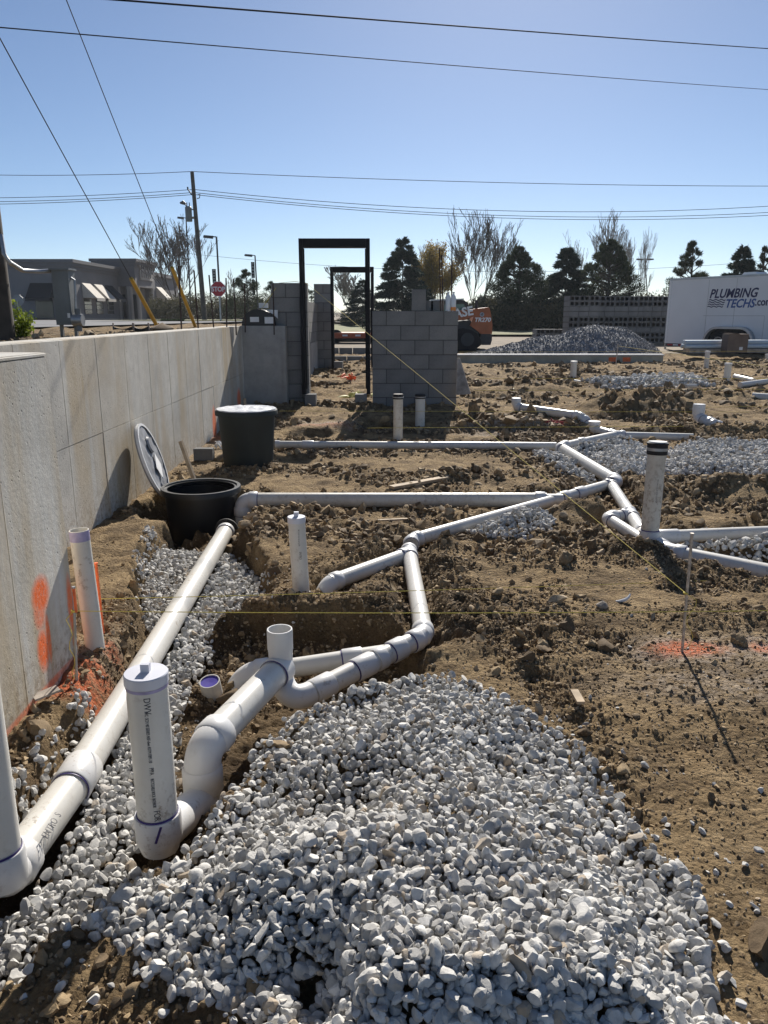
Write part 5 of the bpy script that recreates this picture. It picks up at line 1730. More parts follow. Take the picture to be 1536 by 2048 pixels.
MB().cyl(mc + Vector((0.0, 0, -0.12)), mc + Vector((0, 0, 0.12)), 0.03, n=12).build('meter_base', 'cabinet_grey', o)
MB().sweep([D(142, 556, cY - 0.02), D(149, 560, cY - 0.02), D(151, 590, cY - 0.02), D(151, 625, cY - 0.03)], 0.014, 8).build('conduit', 'galvanised', o)
MB().sweep([D(2, 470, PY - 0.1), D(8, 508, PY - 0.18), D(18, 524, PY - 0.18), D(45, 541, 8.4), D(80, 543, 8.6), D(112, 541, cY), D(138, 541, cY)], 0.022, 10).build('conduit_pipe', 'galvanised')
tag(bpy.data.objects['conduit_pipe'], 'curved grey conduit from near pole to the meter cabinet', 'conduit')
# far pole with transformer
FY = 52.0
fb, ft = D(410, 648, FY), D(384, 343, FY)
fb.z = zleft(FY)
o = thing('utility_pole', fb, 'leaning wooden utility pole with transformer and street lamp', 'pole')
MB().cyl(fb - UP * 0.3, ft, 0.17, 0.115, n=14).build('shaft', 'pole_wood_far', o)
def onp(py):
    t = (py - 343) / (648 - 343)
    return ft.lerp(fb, t)
tf = onp(427) + Vector((-0.42, -0.1, 0))
MB().lathe([(0.0, -0.45), (0.2, -0.45), (0.21, -0.4), (0.21, 0.38), (0.15, 0.45), (0, 0.46)], tf, UP, 16).build('transformer', 'cabinet_grey', o)
for dx in (-0.08, 0.08):
    MB().cyl(tf + Vector((dx, 0, 0.42)), tf + Vector((dx, 0, 0.68)), 0.03, n=8).build('insulator', 'lamp_metal', o)
c_ = onp(386)
MB().beam(c_ + Vector((-0.1, -0.12, -0.1)), D(376, 379, FY - 0.1), 0.07, 0.07).build('bracket_arm', 'lamp_metal', o, False)
MB().cyl(D(376, 379, FY), D(375, 374, FY), 0.05, n=8).build('insulator', 'lamp_metal', o)
MB().sweep([onp(418) + Vector((-0.1, 0, 0)), D(377, 418, FY), D(371, 410, FY), D(367, 407, FY)], 0.035, 8).build('lamp_arm', 'lamp_metal', o)
MB().sweep([D(371, 408, FY), D(366, 405, FY), D(360, 406, FY)], [0.07, 0.13, 0.05], 10).build('lamp_head', 'lamp_metal', o)
MB().sweep([D(395, 390, FY), D(400, 388, FY), D(399, 396, FY), D(394, 397, FY)], 0.03, 6).build('hanger_loop', 'lamp_metal', o)
for (py, l, r_, lab) in ((343, (-60, 349), (1640, 372), 'single top wire from the far pole'), (378, (-60, 396), (1640, 405), 'upper of three wires on the far pole'),
                         (384, (-60, 404), (1640, 418), 'middle of three wires on the far pole'), (388, (-60, 409), (1640, 424), 'lowest of three wires on the far pole')):
    pp_ = onp(py)
    wire(pp_, D(l[0], l[1], FY + 2), 0.12, 0.017, lab + ' going left', None)
    q = D(r_[0], r_[1], FY + 8)
    sag = 0.95 if py > 350 else 0.25
    wire(pp_, q, sag, 0.018, lab + ' crossing the sky to the right', None)
wire(Vector((PX, PY - 0.1, 4.42)), D(1640, 104, 24), 0.02, 0.010, 'thick topmost dark cable crossing the upper sky')
wire(Vector((PX, PY - 0.1, 4.12)), D(1640, 186, 24), 0.03, 0.006, 'thinner second cable crossing the upper sky')
wire(D(300, 498, 85), D(1640, 512, 85), 1.9, 0.015, 'faint low far wire behind the door frames')
# street lamps with banners
def lamp(px, y_top, y_base, Y, label, banner=None, side=-1, double=False, hw=0.5):
    b_, t = D(px + (y_base - y_top) * 0.055, y_base, Y), D(px, y_top, Y)
    b_.z = zland(b_.x, Y)
    o = thing('street_lamp', b_, label, 'street lamp')
    MB().cyl(b_ - UP * 0.2, t, 0.07, 0.05, n=10).build('post', 'lamp_metal', o)
    for s in ((-1, 1) if double else (side,)):
        MB().beam(t, t + Vector((s * hw * 0.6, 0, 0.03)), 0.06, 0.06).build('arm', 'lamp_metal', o, False)
        MB().prism([t + Vector((s * hw * 0.4, -0.15, 0.06)), t + Vector((s * hw * 1.5, -0.15, 0.10)), t + Vector((s * hw * 1.6, -0.15, -0.04)), t + Vector((s * hw * 0.5, -0.15, -0.10))], (0, 0.3, 0)).build('lamp_head', 'lamp_metal', o, False)
    for (x0, x1, y0, y1) in banner or ():
        p0, p1 = D(x0, y0, Y), D(x1, y1, Y)
        f_ = MB().box(((p0.x + p1.x) / 2, Y - 0.02, (p0.z + p1.z) / 2), (p1.x - p0.x, 0.03, p0.z - p1.z)).build('banner', 'banner', o, False)
        n_ = 5 if (y1 - y0) > 25 else 3
        for k in range(n_):
            zc = p0.z + (p1.z - p0.z) * (k + 0.5) / n_
            MB().box(((p0.x + p1.x) / 2, Y - 0.045, zc), ((p1.x - p0.x) * 0.5, 0.012, abs(p0.z - p1.z) / n_ * 0.55)).build('banner_print', 'banner_grey', f_, False)
    return o
lamp(433, 474, 650, 50, 'nearer street lamp with dark banner above the stop sign', ((424, 433, 538, 566),))
lamp(510, 511, 650, 62, 'farther street lamp with dark banner left of the pier', ((502, 510, 524, 556), (504, 511, 560, 590)))
lamp(372, 436, 650, 70, 'tall slim twin-headed lamp beside the leaning pole', None, double=True, hw=0.45)
lamp(1290, 519, 660, 90, 'tall slim twin-headed lamp left of the trailer', None, double=True, hw=0.6)
# stop sign
sY = 43.0
c_ = D(437, 578, sY)
gb = D(443, 650, sY); gb.z = zleft(sY)
o = thing('stop_sign', gb, 'red octagonal stop sign on a post by the road', 'sign')
MB().box(((c_.x + gb.x) / 2, sY, (c_.z + gb.z) / 2 - 0.1), (0.07, 0.05, c_.z - gb.z + 0.2)).build('post', 'galvanised', o, False)
rad = 0.42
oct_ = lambda r, y: [Vector((c_.x + r * math.cos(R(22.5 + 45 * k)), y, c_.z + r * math.sin(R(22.5 + 45 * k)))) for k in range(8)]
MB().prism(oct_(rad, sY - 0.06), (0, 0.015, 0)).build('border', 'sign_white', o, False)
MB().prism(oct_(rad * 0.94, sY - 0.066), (0, 0.005, 0)).build('face', 'red_sign', o, False)
M = basis(Vector((c_.x, sY - 0.069, c_.z - 0.125)), (1, 0, 0), (0, 0, 1))
lettering('STOP', 0.345, 'sign_white', M, o, 'lettering', 0.002, 0, 0.008, align='CENTER', sx=0.86)
# sign seen from behind near the shop
c_ = D(35, 601, 40); gb = Vector((c_.x, 40, zleft(40)))
o = thing('round_sign', gb, 'small grey sign seen from behind near the shop', 'sign')
MB().cyl(gb, c_, 0.03, n=8).build('post', 'galvanised', o)
MB().prism([Vector((c_.x + 0.3 * math.cos(R(22.5 + 45 * k)), 40.03, c_.z + 0.3 * math.sin(R(22.5 + 45 * k)))) for k in range(8)], (0, 0.015, 0)).build('plate', 'sign_back', o, False)

# ------------------------------------------------------------------ bars standing behind the wall, black dome, low fence
for k, (bx_, by_, tx_, ty_) in enumerate(((363, 660, 357, 532), (397, 657, 388, 541), (428, 654, 418, 550), (453, 654, 452, 556), (472, 652, 467, 558), (490, 647, 489, 566), (548, 652, 546, 567))):
    Yb = (8.6, 9.2, 9.8, 10.3, 10.6, 10.95, 11.0)[k]
    t = D(tx_, ty_, Yb)
    b_ = D(bx_, by_ + 3, Yb)
    tag(MB().cyl(b_ - UP * 0.1, t, 0.009, n=8).build('rebar', 'rebar_steel'), ('first', 'second', 'third', 'fourth', 'fifth', 'sixth', 'seventh')[k] + ' from the left of the black bars standing behind the concrete wall', 'rebar')
dY = 11.25
d0, d1_, dz0, dz1 = D(488, 650, dY).x, D(554, 650, dY).x, 1.352, D(520, 618, dY).z
o = thing('black_dome_case', ((d0 + d1_) / 2, dY, dz0), 'black dome-shaped case with white labels on the return wall', 'case')
cx_, rx_ = (d0 + d1_) / 2 - 0.02, (d1_ - d0) / 2
MB().prism([Vector((cx_ + rx_ * math.cos(math.pi * k / 16), dY - 0.08, dz0 + (dz1 - dz0) * math.sin(math.pi * k / 16))) for k in range(17)], (0, 0.2, 0)).build('shell', 'black_plastic', o)
for px0_, px1_, py0_, py1_ in ((500, 518, 634, 644), (529, 547, 634, 647)):
    p0, p1 = D(px0_, py0_, dY - 0.085), D(px1_, py1_, dY - 0.085)
    MB().box(((p0.x + p1.x) / 2, dY - 0.083, (p0.z + p1.z) / 2), (p1.x - p0.x, 0.004, p0.z - p1.z)).build('label_sheet', 'white_label', o, False)
MB().prism([D(532, 619, dY + 0.02), D(555, 620, dY + 0.02), D(555, 637, dY + 0.02), D(548, 630, dY + 0.02)], (0, 0.05, 0)).build('paper_flap', 'sign_white', o, False)
MB().box(D(527, 611, dY + 0.1), (0.13, 0.03, 0.07)).build('paper_tag', 'white_label', o, False)
# sagging silt fence behind the wall
for k, (x0_, x1_) in enumerate(((227, 266), (268, 297), (298, 318))):
    p0, p1 = D(x0_, 668, 13.0), D(x1_, 666, 13.0 + 0.3)
    p0.z, p1.z = 1.2, 1.2
    hgt = 0.115
    o = thing('silt_fence', (p0 + p1) / 2, ('left', 'middle', 'right')[k] + ' sagging piece of black silt fence behind the wall', 'fence')
    n = 9
    m = MB()
    pts = [p0.lerp(p1, i / (n - 1)) for i in range(n)]
    for i in range(n - 1):
        za, zb_ = hgt * (1 - 0.35 * math.sin(math.pi * i / (n - 1))), hgt * (1 - 0.35 * math.sin(math.pi * (i + 1) / (n - 1)))
        m.prism([pts[i], pts[i + 1], pts[i + 1] + UP * zb_, pts[i] + UP * za], (0.0, 0.012, 0))
    m.build('fabric', 'black_plastic_dusty', o, False)
    for p_ in (p0, p1):
        MB().box(p_ + Vector((0, 0.02, 0.07)), (0.02, 0.02, 0.2)).build('stake', 'wood_grey', o, False)

# ------------------------------------------------------------------ far side of the site: curb, aggregate heap, machine, pallets, trailer
cY2 = 19.8
fx0, fx1 = D(915, 720, cY2).x, D(1326, 720, cY2).x
ztc = ztop(711, cY2)
o = thing('footing_curb', ((fx0 + fx1) / 2, cY2, 0.0), 'long low concrete footing with orange paint marks at the far side', 'curb')
MB().box(((fx0 + fx1) / 2, cY2 + 0.1, ztc / 2), (fx1 - fx0, 0.22, ztc)).build('body', 'footing_concrete', o, False)
MB().box(((fx0 + fx1) / 2, cY2 + 0.06, ztc + 0.018), (fx1 - fx0 + 0.02, 0.20, 0.03)).build('top_board', 'white_label', o, False)
for px in (1225, 1253):
    p = D(px, 719, cY2)
    MB().box((p.x, cY2 - 0.012, p.z), (0.2, 0.004, 0.11)).build('paint_mark', 'orange_paint', o, False)
# aggregate heap
hx = np.linspace(D(905, 700, 23).x, D(1335, 700, 23).x, 130)
hy = np.linspace(21.0, 27.5, 80)
HX, HY = np.meshgrid(hx, hy)
HY0 = 24.0
def prof(x):
    px = np.array([905, 940, 985, 1050, 1085, 1115, 1160, 1190, 1215, 1250, 1280, 1310, 1335])
    py = np.array([706, 703, 694, 676, 667, 667, 652, 646, 648, 652, 668, 692, 706])
    X_ = np.array([D(a, b, HY0).x for a, b in zip(px, py)])
    Z_ = np.array([D(a, b, HY0).z for a, b in zip(px, py)])
    return np.interp(x, X_, Z_)
pk = prof(HX)
pk = (pk + np.roll(pk, 2, 1) + np.roll(pk, -2, 1)) / 3
dyn = np.abs(HY - HY0) / np.maximum(0.25, (pk - 0.1) * 1.75 + 0.2)
HZ = 0.33 + (pk - 0.33) * np.clip(1 - dyn ** 1.25, 0, 1) - 0.06 + 0.035 * fbm(HX * 2, HY * 2, 4, 15)
idh = np.arange(HX.size).reshape(HX.shape)
Fh = np.stack([idh[:-1, :-1], idh[:-1, 1:], idh[1:, 1:], idh[1:, :-1]], -1).reshape(-1, 4)
heap = thing('aggregate_heap', (float(hx.mean()), HY0, 0.1), 'large blue-grey aggregate heap behind the far footing', 'gravel')
me = np_mesh('heap_body', np.stack([HX, HY, HZ], -1).reshape(-1, 3), Fh, {'rnd': RNG.random(HX.size)}, True)
link_mesh('heap_body', me, 'dark_aggregate', heap)
g = np.random.default_rng(5)
n = 40000
i_, j_ = g.integers(0, HX.shape[0], n), g.integers(0, HX.shape[1], n)
x = HX[i_, j_] + g.uniform(-0.03, 0.03, n); y = HY[i_, j_] + g.uniform(-0.05, 0.05, n); z = HZ[i_, j_] + g.uniform(-0.01, 0.02, n)
k_ = (y < HY0 + 0.3) & (z > 0.27)
x, y, z = x[k_], y[k_], z[k_]
s = 0.0145 * np.exp(g.normal(0, 0.35, len(x)))
st = link_mesh('heap_stones', scatter_mesh('heap_stones', np.stack([x, y, z], -1), s, *PEB0, 6), 'dark_aggregate', heap)
st['kind'] = 'stuff'

# compact track loader (front hidden behind the block wall)
LYm = 26.5
def lp(px, py, dy=0.0):
    return D(px, py, LYm + dy)
gz = zright(LYm)
o = thing('track_loader', (lp(900, 700).x, LYm, gz), 'orange and black compact track loader half hidden behind block wall', 'loader')
Wd = 1.55
hood = [lp(940, 651), lp(955, 617), lp(978, 614.5), lp(981, 622), lp(985, 650), lp(984, 668), lp(962, 668), lp(955, 662), lp(944, 654)]
MB().prism(hood, (0, Wd, 0)).build('engine_hood', 'machine_orange', o, False)
bump_ = [lp(962, 668.5), lp(984, 668.5), lp(984, 680), lp(981, 690), lp(964, 690), lp(960, 680)]
MB().prism(bump_, (0, Wd, 0)).build('rear_bumper', 'machine_grey', o, False)
arm = [lp(840, 640, -0.05), lp(900, 622, -0.05), lp(938, 620, -0.05), lp(957, 617, -0.05), lp(950, 632, -0.05), lp(930, 640, -0.05), lp(905, 641, -0.05), lp(842, 656, -0.05)]
MB().prism(arm, (0, 0.22, 0)).build('lift_arm', 'machine_orange', o, False)
MB().prism([a + Vector((0, Wd - 0.05, 0)) for a in arm], (0, 0.22, 0)).build('lift_arm', 'machine_orange', o, False)
body = [lp(845, 650, 0.1), lp(940, 640, 0.1), lp(950, 650, 0.1), lp(958, 664, 0.1), lp(958, 684, 0.1), lp(850, 684, 0.1)]
MB().prism(body, (0, Wd - 0.2, 0)).build('chassis', 'machine_grey', o, False)
cabp = [lp(868, 602, 0.25), lp(928, 600, 0.25), lp(936, 607, 0.25), lp(939, 622, 0.25), lp(939, 640, 0.25), lp(862, 640, 0.25)]
cabin = MB()
cabin.prism([cabp[0], cabp[1], cabp[1] + UP * -0.12, cabp[0] + UP * -0.12], (0, 1.05, 0))
cabin.prism([cabp[1], cabp[2], cabp[3], cabp[4], cabp[4] + Vector((-0.09, 0, 0)), cabp[3] + Vector((-0.09, 0, 0)), cabp[2] + Vector((-0.1, 0, -0.06)), cabp[1] + UP * -0.12], (0, 0.08, 0))
cabin.prism([cabp[1] + Vector((0, 0.97, 0)), cabp[2] + Vector((0, 0.97, 0)), cabp[3] + Vector((0, 0.97, 0)), cabp[4] + Vector((0, 0.97, 0)), cabp[4] + Vector((-0.09, 0.97, 0)), cabp[3] + Vector((-0.09, 0.97, 0)), cabp[2] + Vector((-0.1, 0.97, -0.06)), cabp[1] + Vector((0, 0.97, -0.12))], (0, 0.08, 0))
cabin.prism([cabp[0], cabp[5], cabp[5] + Vector((0.08, 0, 0)), cabp[0] + Vector((0.08, 0, 0))], (0, 0.08, 0))
cb = cabin.build('cab_frame', 'machine_grey', o, False)
MB().prism([c + Vector((0, 0.05, 0)) for c in (cabp[0] + UP * -0.1, cabp[1] + UP * -0.1, cabp[3] + Vector((-0.05, 0, 0)), cabp[4] + Vector((-0.05, 0, 0)), cabp[5])], (0, 0.01, 0)).build('window', 'cab_glass', cb, False)
MB().prism([cabp[0] + Vector((-0.1, -0.05, 0.01)), cabp[1] + Vector((0.0, -0.05, 0.01)), cabp[1] + Vector((0, -0.05, 0.05)), cabp[0] + Vector((-0.1, -0.05, 0.05))], (0, 1.15, 0)).build('roof', 'trailer_trim', cb, False)
for yy in (-0.12, Wd - 0.2):
    tr = MB()
    pts = [lp(962, 690, yy), lp(963, 682, yy), lp(955, 668, yy), lp(943, 660, yy), lp(925, 656, yy), lp(850, 668, yy), lp(846, 685, yy), lp(852, 700, yy), lp(948, 701, yy)]
    tr.prism(pts, (0, 0.34, 0))
    t_ = tr.build('track', 'tyre', o, False)
    for px, r_ in ((935, 0.22), (905, 0.13), (880, 0.13), (858, 0.16)):
        c_ = lp(px, 679 if r_ > 0.2 else 690, yy)
        MB().cyl(c_ + Vector((0, -0.03, 0)), c_ + Vector((0, 0.05, 0)), r_, n=18).build('track_wheel', 'machine_grey', t_)
MB().cyl(lp(953, 618, 0.4), lp(953, 600, 0.4), 0.05, n=10).build('exhaust', 'machine_grey', o)
upx = (lp(984, 640) - lp(944, 640)).length / 40
M = basis(lp(948.5, 643.5, -0.012), (1, 0, 0), (0, 0, 1))
lettering('TR270', 0.19, 'sign_white', M, o, 'lettering', 0.004, 0.2, 0.006, sx=1.05)
M = basis(lp(893, 639, -0.062), (1, 0, 0.18), (-0.18, 0, 1))
lettering('CASE', 0.40, 'sign_white', M, o, 'lettering', 0.004, 0.0, 0.012, sx=0.98)
c_ = lp(964, 629, -0.012)
MB().lathe([(0.0, 0.0), (0.075, 0.0), (0.075, 0.008), (0, 0.008)], c_, (0, -1, 0), 20, True).build('emblem', 'banner_grey', o)
MB().sweep([c_ + Vector((0.03, -0.01, 0.04)), c_ + Vector((-0.03, -0.01, 0.0)), c_ + Vector((0.0, -0.01, -0.04)), c_ + Vector((0.03, -0.01, -0.01)), c_ + Vector((0.0, -0.01, 0.01))], 0.010, 6).build('emblem_mark', 'machine_grey', o)

# pallets of concrete blocks
def tier_mesh(kind, w=1.19, d=1.0, hgt=0.193):
    m = MB()
    n = 3
    l = w / n - 0.012
    for i in range(n):
        x0 = -w / 2 + (w / n) * i + 0.006
        if kind == 'cells':
            t = 0.028
            m.box((x0 + l / 2, 0.2, hgt / 2), (l, d - 0.4, hgt - 0.004))
            for zc in (t / 2, hgt - t / 2):
                m.box((x0 + l / 2, -d / 2 + 0.2, zc), (l, 0.4, t))
            for k in range(3):
                m.box((x0 + t / 2 + k * (l - t) / 2, -d / 2 + 0.2, hgt / 2), (t, 0.4, hgt - 2 * t - 0.002))
        else:
            m.box((x0 + l / 2, 0, hgt / 2), (l, d, hgt - 0.006))
    me = m.mesh('block_tier', False)
    me.materials.append(MATS['block'])
    return me
TM = {k: tier_mesh(k) for k in ('cells', 'solid')}
def block_cube(px, y_base_Y, z0, rows, label, rot=0.0):
    x = D(px, 650, y_base_Y).x
    o = thing('block_cube', (x, y_base_Y, z0), label, 'block pallet', 'shrink-stacked cubes of concrete blocks')
    o.rotation_euler = (0, 0, rot)
    for k, kind in enumerate(rows):
        b_ = bpy.data.objects.new('block_tier', TM[kind])
        COL.objects.link(b_)
        b_.parent = o
        b_.location = (0, 0, 0.203 * k)
    return o
ROWS = ['cells', 'solid', 'solid', 'cells', 'cells']
names = ['first', 'second', 'third', 'fourth', 'fifth']
zg = zright(33)
step = (D(1288, 650, 33).x - D(1178, 650, 33).x) / 2.3
for k, px in enumerate((1160, 1210, 1257, 1303, 1350)):
    Yk = 32.0 if k == 0 else 33.0
    for lv in range(2):
        block_cube(px, Yk, zg + lv * 1.03 - 0.15, ROWS if lv else ['solid', 'cells', 'cells', 'solid', 'cells'], ('upper' if lv else 'lower') + ' ' + names[k] + ' concrete block cube from the left in the stacked row', 0.02 * (k % 2))
for k, px in enumerate((1095, 1140)):
    block_cube(px, 36.5, zright(36.5) - 0.1, ['solid', 'cells', 'cells'], ('left' if k == 0 else 'right') + ' low cube of concrete blocks behind the aggregate heap')

# white enclosed trailer
TYl, TYr = 27.0, 21.5            # near edge comes forward to the right
tl = D(1336, 620, TYl); tr_ = D(1640, 620, TYr + 0.6)
tl.z = tr_.z = 0
dirT = (tr_ - tl).normalized()
nT = Vector((dirT.y, -dirT.x, 0))            # towards the camera
if nT.y > 0:
    nT = -nT
zf, zroof = D(1329, 686, TYl).z, D(1338, 560, TYl).z
o = thing('enclosed_trailer', tl + dirT * 3.2 - nT * 1.0 + UP * 0.1, 'white enclosed trailer with blue plumbing lettering at the right edge', 'trailer')
Lt = 6.6
def tp(s, z, out=0.0):
    return tl + dirT * s + nT * out + UP * z
MB().prism([tp(0, zf), tp(Lt, zf), tp(Lt, zroof), tp(0, zroof)], nT * -2.1).build('body', 'trailer_white', o, False)
MB().prism([tp(-0.03, zroof - 0.02, 0.015), tp(Lt + 0.03, zroof - 0.02, 0.015), tp(Lt + 0.03, zroof + 0.045, 0.015), tp(-0.03, zroof + 0.045, 0.015)], nT * -2.13).build('roof_rail', 'trailer_trim', o, False)
MB().prism([tp(-0.02, zf, 0.012), tp(0.05, zf, 0.012), tp(0.05, zroof - 0.02, 0.012), tp(-0.02, zroof - 0.02, 0.012)], nT * -0.03).build('corner_post', 'sign_white', o, False)
MB().prism([tp(0, zf - 0.10, -0.02), tp(Lt, zf - 0.10, -0.02), tp(Lt, zf - 0.002, -0.02), tp(0, zf - 0.002, -0.02)], nT * -2.0).build('underframe', 'machine_grey', o, False)
def sT(px):
    r_ = ray(px, 640)
    # distance along the trailer's side where the sight line crosses it
    A_ = np.array([[r_.x, -dirT.x], [r_.y, -dirT.y]])
    t_, s_ = np.linalg.solve(A_, np.array([tl.x, tl.y]))
    return s_
def zT(py, px):
    s_ = sT(px)
    q = tp(s_, 0)
    return D(px, py, q.y).z
for px in (1411, 1466):
    s_ = sT(px)
    MB().prism([tp(s_, zf + 0.02, 0.004), tp(s_ + 0.012, zf + 0.02, 0.004), tp(s_ + 0.012, zroof - 0.05, 0.004), tp(s_, zroof - 0.05, 0.004)], nT * -0.006).build('panel_seam', 'trailer_trim', o, False)
s0, s1_ = sT(1406), sT(1528)
zh = zT(632, 1460)
MB().prism([tp(s0, zh, 0.004), tp(s1_, zh, 0.004), tp(s1_, zh + 0.015, 0.004), tp(s0, zh + 0.015, 0.004)], nT * -0.006).build('panel_seam', 'trailer_trim', o, False)
MB().prism([tp(s1_, zf + 0.02, 0.004), tp(s1_ + 0.012, zf + 0.02, 0.004), tp(s1_ + 0.012, zh, 0.004), tp(s1_, zh, 0.004)], nT * -0.006).build('panel_seam', 'trailer_trim', o, False)
# tandem wheels under one arch
wa, wb = sT(1441), sT(1488)
zw = zT(686, 1441)
rw = 0.33
archpts = []
for k in range(13):
    a = math.pi * k / 12
    archpts.append((math.cos(a), math.sin(a)))
pts = [tp(wb + 0.44 * c, zw + 0.44 * s_, 0.006) for c, s_ in archpts[:7]] + [tp(wa + 0.44 * c, zw + 0.44 * s_, 0.006) for c, s_ in archpts[6:]]
MB().prism(pts, nT * -0.02).build('wheel_arch', 'rubber_black', o, False)
fl = MB()
edge = [tp(wb + 0.44 * c, zw + 0.44 * s_, 0.01) for c, s_ in archpts[:7]] + [tp(wa + 0.44 * c, zw + 0.44 * s_, 0.01) for c, s_ in archpts[6:]]
edge2 = [tp(wb + 0.51 * c, zw + 0.51 * s_, 0.01) for c, s_ in archpts[:7]] + [tp(wa + 0.51 * c, zw + 0.51 * s_, 0.01) for c, s_ in archpts[6:]]
for k in range(len(edge) - 1):
    fl.prism([edge[k], edge2[k], edge2[k + 1], edge[k + 1]], nT * 0.14)
fl.build('fender', 'trailer_trim', o, False)
for w_ in (wa, wb):
    c_ = tp(w_, zw, -0.02)
    t_ = MB().lathe([(rw * 0.58, 0.05), (rw * 0.65, 0.07), (rw * 0.9, 0.07), (rw, 0.04), (rw, -0.14), (rw * 0.58, -0.14)], c_, nT, 28, True).build('wheel', 'tyre', o)
    MB().lathe([(0.0, 0.045), (0.07, 0.045), (0.09, 0.02), (rw * 0.45, 0.015), (rw * 0.55, 0.05), (rw * 0.6, 0.05)], c_, nT, 28, True).build('rim', 'rim', t_)
    for k in range(5):
        a = k * 2 * math.pi / 5
        q = c_ + dirT * math.cos(a) * rw * 0.33 + UP * math.sin(a) * rw * 0.33
        MB().cyl(q + nT * 0.0, q + nT * 0.022, 0.03, n=8).build('rim_hole', 'rubber_black', t_)
# clearance tape along the bottom rail, vent on the roof, rivets up the corner
k = 0
s_ = 0.1
while s_ < Lt - 0.3:
    MB().prism([tp(s_, zf - 0.07, -0.008), tp(s_ + 0.22, zf - 0.07, -0.008), tp(s_ + 0.22, zf - 0.025, -0.008), tp(s_, zf - 0.025, -0.008)], nT * -0.006).build('reflective_tape', 'white_label' if k % 2 else 'red_cloth', o, False)
    k += 1
    s_ += 0.24
vs0 = sT(1462)
MB().prism([tp(vs0 - 0.3, zroof + 0.05, -0.6), tp(vs0 + 0.3, zroof + 0.05, -0.6), tp(vs0 + 0.2, zroof + 0.15, -0.6), tp(vs0 - 0.2, zroof + 0.15, -0.6)], nT * -0.5).build('roof_vent', 'sign_white', o, False)
for i in range(16):
    z_ = zf + 0.08 + i * (zroof - zf - 0.16) / 15
    MB().cyl(tp(0.085, z_, 0.0), tp(0.085, z_, 0.006), 0.008, n=6).build('rivet', 'trailer_trim', o)
# hitch at the left end
hp = tp(-0.02, zf + 0.05, -1.0)
MB().beam(tp(0, zf - 0.02, -0.3), tp(-1.0, zf - 0.05, -1.0), 0.08, 0.10).build('tongue', 'machine_grey', o, False)
MB().cyl(tp(-0.55, zf - 0.35, -0.6), tp(-0.55, zf + 0.45, -0.6), 0.035, n=10).build('jack', 'trailer_trim', o)
MB().beam(tp(-0.55, zf + 0.45, -0.6), tp(-0.35, zf + 0.47, -0.55), 0.03, 0.03).build('jack_handle', 'trailer_trim', o, False)
# lettering
zl = zT(596, 1420)
hz = (zT(575, 1420) - zT(596, 1420))
wlen = sT(1511) - sT(1415)
M = basis(tp(sT(1415), zT(596, 1415), 0.004), dirT, UP)
def fit_text(text, mat, M, width, height, shear=0.2, off=0.01):
    t_ = lettering(text, height * 1.38, mat, Matrix.Identity(4), o, 'lettering', 0.003, shear, off)
    xs_ = [v.co.x for v in t_.data.vertices]
    k = width / (max(xs_) - min(xs_))
    x0_ = min(xs_)
    for v in t_.data.vertices:
        v.co = M @ Vector(((v.co.x - x0_) * k, v.co.y, v.co.z))
    return t_
fit_text('PLUMBING', 'navy_vinyl', M, wlen, hz * 0.86, 0.25, 0.008)
M = basis(tp(sT(1449), zT(615, 1449), 0.004), dirT, UP)
fit_text('TECHS', 'blue_vinyl', M, sT(1508) - sT(1449), hz * 0.80, 0.25, 0.008)
M = basis(tp(sT(1507), zT(611, 1507), 0.004), dirT, UP)
fit_text('.com', 'navy_vinyl', M, sT(1540) - sT(1507), hz * 0.72, 0.0, 0.006)
for k in range(4):
    z_ = zT(601 + k * 4.4, 1430)
    sa, sb_ = sT(1414 - k * 0.5), sT(1447 - k * 1.2)
    m = MB()
    n = 26
    for i in range(n):
        f0_, f1_ = i / n, (i + 1) / n
        w0, w1 = 0.016 * math.sin(f0_ * 6 * math.pi), 0.016 * math.sin(f1_ * 6 * math.pi)
        m.prism([tp(sa + (sb_ - sa) * f0_, z_ + w0, 0.004), tp(sa + (sb_ - sa) * f1_, z_ + w1, 0.004), tp(sa + (sb_ - sa) * f1_, z_ + w1 + 0.03, 0.004), tp(sa + (sb_ - sa) * f0_, z_ + w0 + 0.03, 0.004)], nT * 0.003)
    m.build('wave_stripe', 'navy_vinyl', o, False)
# bundle of pale pipes and cardboard box before it
zp = D(1400, 697, 21.5).z
rg = random.Random(2)
for k in range(8):
    row, i = divmod(k, 4)
    yy = 21.3 + i * 0.13 + row * 0.06
    z_ = zp + 0.06 + row * 0.105
    x0_ = D(1362 + rg.uniform(0, 9), 690, yy).x
    tag(MB().cyl((x0_, yy, z_), (x0_ + 5.2, yy + 0.1, z_ + 0.02), 0.055, n=14).build('stacked_pipe', 'pale_pipe'), ('upper' if row else 'lower') + ' layer, ' + ('nearest', 'second nearest', 'third nearest', 'farthest')[i] + ' pale pipe in the bundle beside the trailer', 'pipe', 'bundle of pale pipes by the trailer')
tag(MB().box(((D(1410, 700, 21.3).x + D(1536, 700, 21.3).x) / 2, 21.45, zp - 0.05), (2.6, 0.5, 0.1)).build('timber_bearer', 'wood_grey', None, False), 'low timber bearer under the pale pipe bundle', 'timber')
q0, q1 = D(1450, 705, 20.9), D(1494, 668, 20.9)
o = thing('cardboard_box', ((q0.x + q1.x) / 2, 21.0, q0.z), 'dark brown cardboard box in front of the trailer wheels', 'box')
MB().box(((q0.x + q1.x) / 2, 20.98, (q0.z + q1.z) / 2), (q1.x - q0.x, 0.4, q1.z - q0.z)).build('carton', 'cardboard', o, False)
MB().box(((q0.x + q1.x) / 2 - 0.08, 20.90, q1.z + 0.012), (0.40, 0.30, 0.012), Matrix.Rotation(0.15, 3, 'Y')).build('flap', 'cardboard', o, False)
lb2 = D(1482, 697, 20.77)
